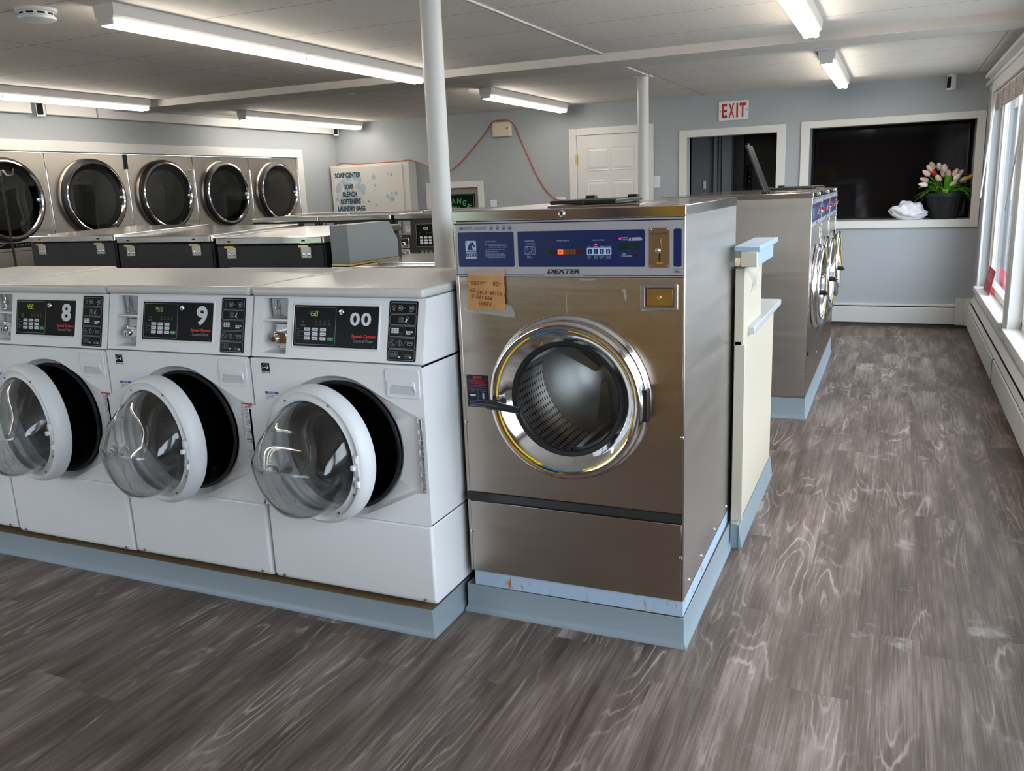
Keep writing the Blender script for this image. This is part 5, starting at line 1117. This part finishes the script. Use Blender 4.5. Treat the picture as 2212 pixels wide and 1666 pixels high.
# ---------------------------------------------------------------- cream counter behind the steel washer
t = thing('folding_counter', 'cream counter with pale blue ledge standing behind the big steel washer', 'counter', (.80, 1.05, 0))
mb = MB(); mb.box(-.014, .016, .0, .95, .10, .86, cream); mb.build('side_panel', t, bevel=.003)
mb = MB(); mb.box(-.012, .030, -.004, .02, .12, .845, cream); mb.build('edge_strip', t, bevel=.002)
mb = MB(); mb.box(-.014, .022, .0, .46, .84, 1.14, cream); mb.box(-.45, -.012, .1, .46, .1, 1.14, cream); mb.build('upright_panel', t, bevel=.002)
mb = MB(); mb.box(-.40, .05, .10, .95, .872, .90, mat('counter_top_grey', srgb(178, 182, 184), .3)); mb.build('counter_top', t, bevel=.004)
mb = MB(); mb.box(-.0135, .084, -.05, .47, 1.205, 1.226, steelblue); mb.build('ledge', t, bevel=.004)
mb = MB(); mb.box(.016, .074, -.04, .40, 1.150, 1.2045, steelblue); mb.build('ledge_beam', t, bevel=.003)
mb = MB(); mb.box(.012, .0735, -.052, -.040, 1.150, 1.207, cream); mb.build('beam_end', t, bevel=.003)
mb = MB(); P_ = [(.036, -.01, 1.15), (.06, .0, 1.12), (.062, .02, 1.08), (.05, .01, 1.05), (.045, -.005, 1.04)]; mb.tube(P_, .006, tape, 6, radii=[.016, .022, .014, .006, .003]); mb.build('hanging_tape', t)
mb = MB(); mb.box(-.0135, .019, -.001+.0, .955, 0, .10, cove); mb.prism([(.019, -.004), (.032, -.004), (.020, .03)], lambda a, b, d: (a, d, max(0, b+.004)*3), -.006, .955, cove); mb.build('cove_base', t)
# ---------------------------------------------------------------- pot of tulips and the bag on the sill
pz = WB[2]+.012; pc = (1.755, 7.045)
t = thing('tulip_pot', 'black fluted plant pot full of artificial tulips on the back window sill', 'potted plant', (pc[0], pc[1], pz))
t.scale = (1.12, 1.0, 1.0)
potm = mat('black_pot', (.015, .016, .02, 1), .45); mb = MB(); rs = []
for r, h in ((.0, 0), (.102, 0), (.105, .01), (.150, .19), (.153, .20), (.163, .205), (.165, .245), (.158, .247), (.155, .22), (.0, .215)):
    rs.append([((r*(1+(.02*math.cos(24*a) if .005 < h < .195 else 0)))*math.cos(a), (r*(1+(.02*math.cos(24*a) if .005 < h < .195 else 0)))*math.sin(a), h) for a in [2*PI*i/96 for i in range(96)]])
mb.rings(rs, potm); mb.build('pot', t)
MB().lathe([(.155, .222), (.08, .238), (.001, .24)], (0, 0, 0), mat('dark_soil', (.03, .02, .015, 1), .9), 'z', 24).build('soil', t)
cols = {'w': mat('white_petals', srgb(232, 222, 216), .6), 'p': mat('pink_petals', srgb(222, 190, 180), .6), 'r': mat('red_petals', srgb(186, 44, 52), .6), 'o': mat('peach_petals', srgb(232, 204, 172), .6), 'y': mat('yellow_petals', srgb(224, 176, 24), .6), 't': mat('tan_petals', srgb(196, 160, 130), .6)}
heads = [((1.623, 1.534), 't'), ((1.601, 1.51), 'p'), ((1.573, 1.467), 'p'), ((1.563, 1.406), 'p'), ((1.552, 1.361), 'w'), ((1.634, 1.469), 'r'), ((1.686, 1.522), 'w'), ((1.726, 1.507), 'p'), ((1.722, 1.465), 'p'), ((1.764, 1.453), 'w'), ((1.679, 1.417), 'o'), ((1.811, 1.364), 'o'), ((1.801, 1.449), 'r'), ((1.823, 1.461), 'p'), ((1.864, 1.454), 'w'), ((1.837, 1.42), 'w'), ((1.895, 1.398), 't'), ((1.946, 1.416), 'y')]
green = mat('stem_green', srgb(70, 130, 40), .6); leafs = [mat('leaf_green', srgb(88, 160, 46), .5), mat('leaf_dark', srgb(48, 110, 36), .5), mat('leaf_lime', srgb(120, 178, 50), .5)]
rd = random.Random(9)
for (hx_, hz_), cc in heads:
    x, z = (hx_-pc[0])/1.12, hz_-pz; yy = rd.uniform(-.12, .02) if cc != 'y' else -.04
    base = Vector((x*.35, yy*.3, .23)); top = Vector((x, yy, z-.02)); mid_ = base.lerp(top, .55)+Vector((-x*.12, 0, .02))
    mb = MB(); mb.tube([base, mid_, top], .0035, green, 6); st = mb.build('stem', t)
    dirv = (top-mid_).normalized(); r0 = .0255 if cc != 'y' else .021
    ax = dirv; u_ = ax.orthogonal().normalized(); w_ = ax.cross(u_); mb = MB()
    rs = []
    for k in range(9):
        s_ = k/8; r = r0*math.sin(PI*min(1, .12+s_*.80))**.6*(1.0-.25*s_); h = -.034+.072*s_
        rs.append([top+Vector((0, 0, .012))+ax*h+u_*(r*(1+.10*math.cos(3*a+s_)))*math.cos(a)+w_*(r*(1+.10*math.cos(3*a+s_)))*math.sin(a) for a in [2*PI*i/18 for i in range(18)]])
    mb.rings(rs, cols[cc], True, True, True); mb.build('flower', t)
for k in range(46):
    a = rd.uniform(0, 2*PI); L_ = rd.uniform(.14, .24); out_ = rd.uniform(.10, .22); d_ = Vector((math.cos(a), math.sin(a)*.6, 0)); hh = rd.uniform(.02, .17)-(.10 if out_ > .16 else 0)
    p0 = d_*.05+Vector((0, 0, .235)); p1 = d_*(.05+out_*.5)+Vector((0, 0, .25+abs(hh)*.9+.03)); p2 = d_*(.06+out_)+Vector((0, 0, .235+hh)); w_ = Vector((-d_.y, d_.x, 0)).normalized() if d_.length else Vector((1, 0, 0))
    mb = MB(); A_, B_ = [], []
    for i in range(9):
        s_ = i/8; p = p0*(1-s_)**2+p1*2*s_*(1-s_)+p2*s_*s_; wd = .024*math.sin(PI*min(1, .10+.9*s_))**.8
        A_.append(p+w_*wd+Vector((0, 0, .004))); B_.append(p-w_*wd+Vector((0, 0, .004)))
    C_ = [((a_+b_)/2)-Vector((0, 0, .006)) for a_, b_ in zip(A_, B_)]
    rs = [A_, C_, B_]; mb.rings(rs, rd.choice(leafs), False); o_ = mb.build('leaf', t); md = o_.modifiers.new('thick', 'SOLIDIFY'); md.thickness = .0012
import bmesh
bm = bmesh.new(); bmesh.ops.create_icosphere(bm, subdivisions=5, radius=1)
from mathutils import noise
for v in bm.verts:
    p = v.co.copy(); k = 1+.22*noise.noise(p*1.7)+.10*noise.noise(p*4.1+Vector((3, 1, 7)))+.06*abs(noise.noise(p*9))
    v.co = Vector((p.x*.165*k-.02*p.z, p.y*.10*k, (max(0, p.z*.55+.45))**.8*.165*k)); v.co.z *= 1-.30*p.x*p.x; 
    if p.z > .5: v.co.z += .02*math.sin(p.x*14)*(p.z-.5)
    if v.co.y < -.075: v.co.z -= (-.075-v.co.y)*1.0
me = bpy.data.meshes.new('plastic_bag'); bm.to_mesh(me); bm.free(); me.materials.append(mat('white_bag_film', srgb(225, 227, 234), .35, bump=.4, bscale=25, coat=.2))
for p in me.polygons: p.use_smooth = True
o = bpy.data.objects.new('plastic_bag', me); S.collection.objects.link(o); o.location = (1.45, 6.965, pz+.001); tag(o, 'crumpled white plastic bag on the back window sill beside the black pot', 'bag')
# ---------------------------------------------------------------- behind the camera and outside
t = thing('yellow_reflection_prop', 'unseen yellow cabinet added behind the camera, mirrored as yellow in the steel washer', 'reflection prop', (-.50, -3.15, 0))  # made-up cabinet, out of view; gives the steel washer its yellow reflection
yl = mat('yellow_enamel', srgb(226, 178, 26), .4)
MB().box(0, .62, 0, .55, .06, 1.62, yl).build('cabinet', t, bevel=.01); MB().box(.06, .46, .552, .558, .75, 1.5, blue).build('front_window', t, bevel=.002); MB().box(.50, .58, .552, .562, 1.0, 1.3, blackpr).build('coin_panel', t, bevel=.002); MB().box(.03, .59, .03, .52, 0, .06, black).build('base', t)
struct(MB().box(XR+.15, 30, -25, 30, -.35, -.25, asphalt).build('ground_outside')); struct(MB().box(-12, XR+.15, -25, YF-.1, -.35, -.25, asphalt).build('ground_front'))
t = thing('neighbour_building', 'pale blue grey clapboard building seen through the right windows', 'building', (15.0, 4, -.25))
mb = MB()
for k in range(13): mb.prism([(0, .2*k), (-.03, .2*k), (-.005, .2*k+.2), (0, .2*k+.2)], lambda a, b, d: (a, d, b), -9, 14, siding)
mb.box(0, 5, -9, 14, 0, 2.6, siding); mb.build('clapboard_wall', t)
t = thing('neighbour_wing', 'grey blue clapboard wing wall outside the farthest window', 'building', (2.6, 9.2, -.25))
mb = MB()
for k in range(17): mb.prism([(0, .2*k), (-.03, .2*k), (-.005, .2*k+.2), (0, .2*k+.2)], lambda a, b, d: (d, a, b), 0, 9, siding)
mb.box(0, 9, 0, 3, 0, 3.4, siding); mb.build('clapboard_wall', t)
MB().box(1.2, 2.2, -.06, 0, 1.0, 2.4, trimw).build('window_frame', t, bevel=.01); MB().box(1.28, 2.12, -.065, -.055, 1.08, 2.32, tint).build('window_glass', t)
t = tag(MB().box(-9, 4.0, -11.6, -10.6, -.25, 1.7, hedge).build('hedge'), 'green hedge outside the window behind the camera', 'hedge')
bm = bmesh.new(); bm.from_mesh(t.data); bmesh.ops.subdivide_edges(bm, edges=bm.edges, cuts=24, use_grid_fill=True)
for v in bm.verts: v.co += Vector((noise.noise(v.co*3), noise.noise(v.co*3+Vector((5, 0, 0))), noise.noise(v.co*3+Vector((0, 9, 0)))))*.25
bm.to_mesh(t.data); bm.free()
bpy.context.view_layer.update()
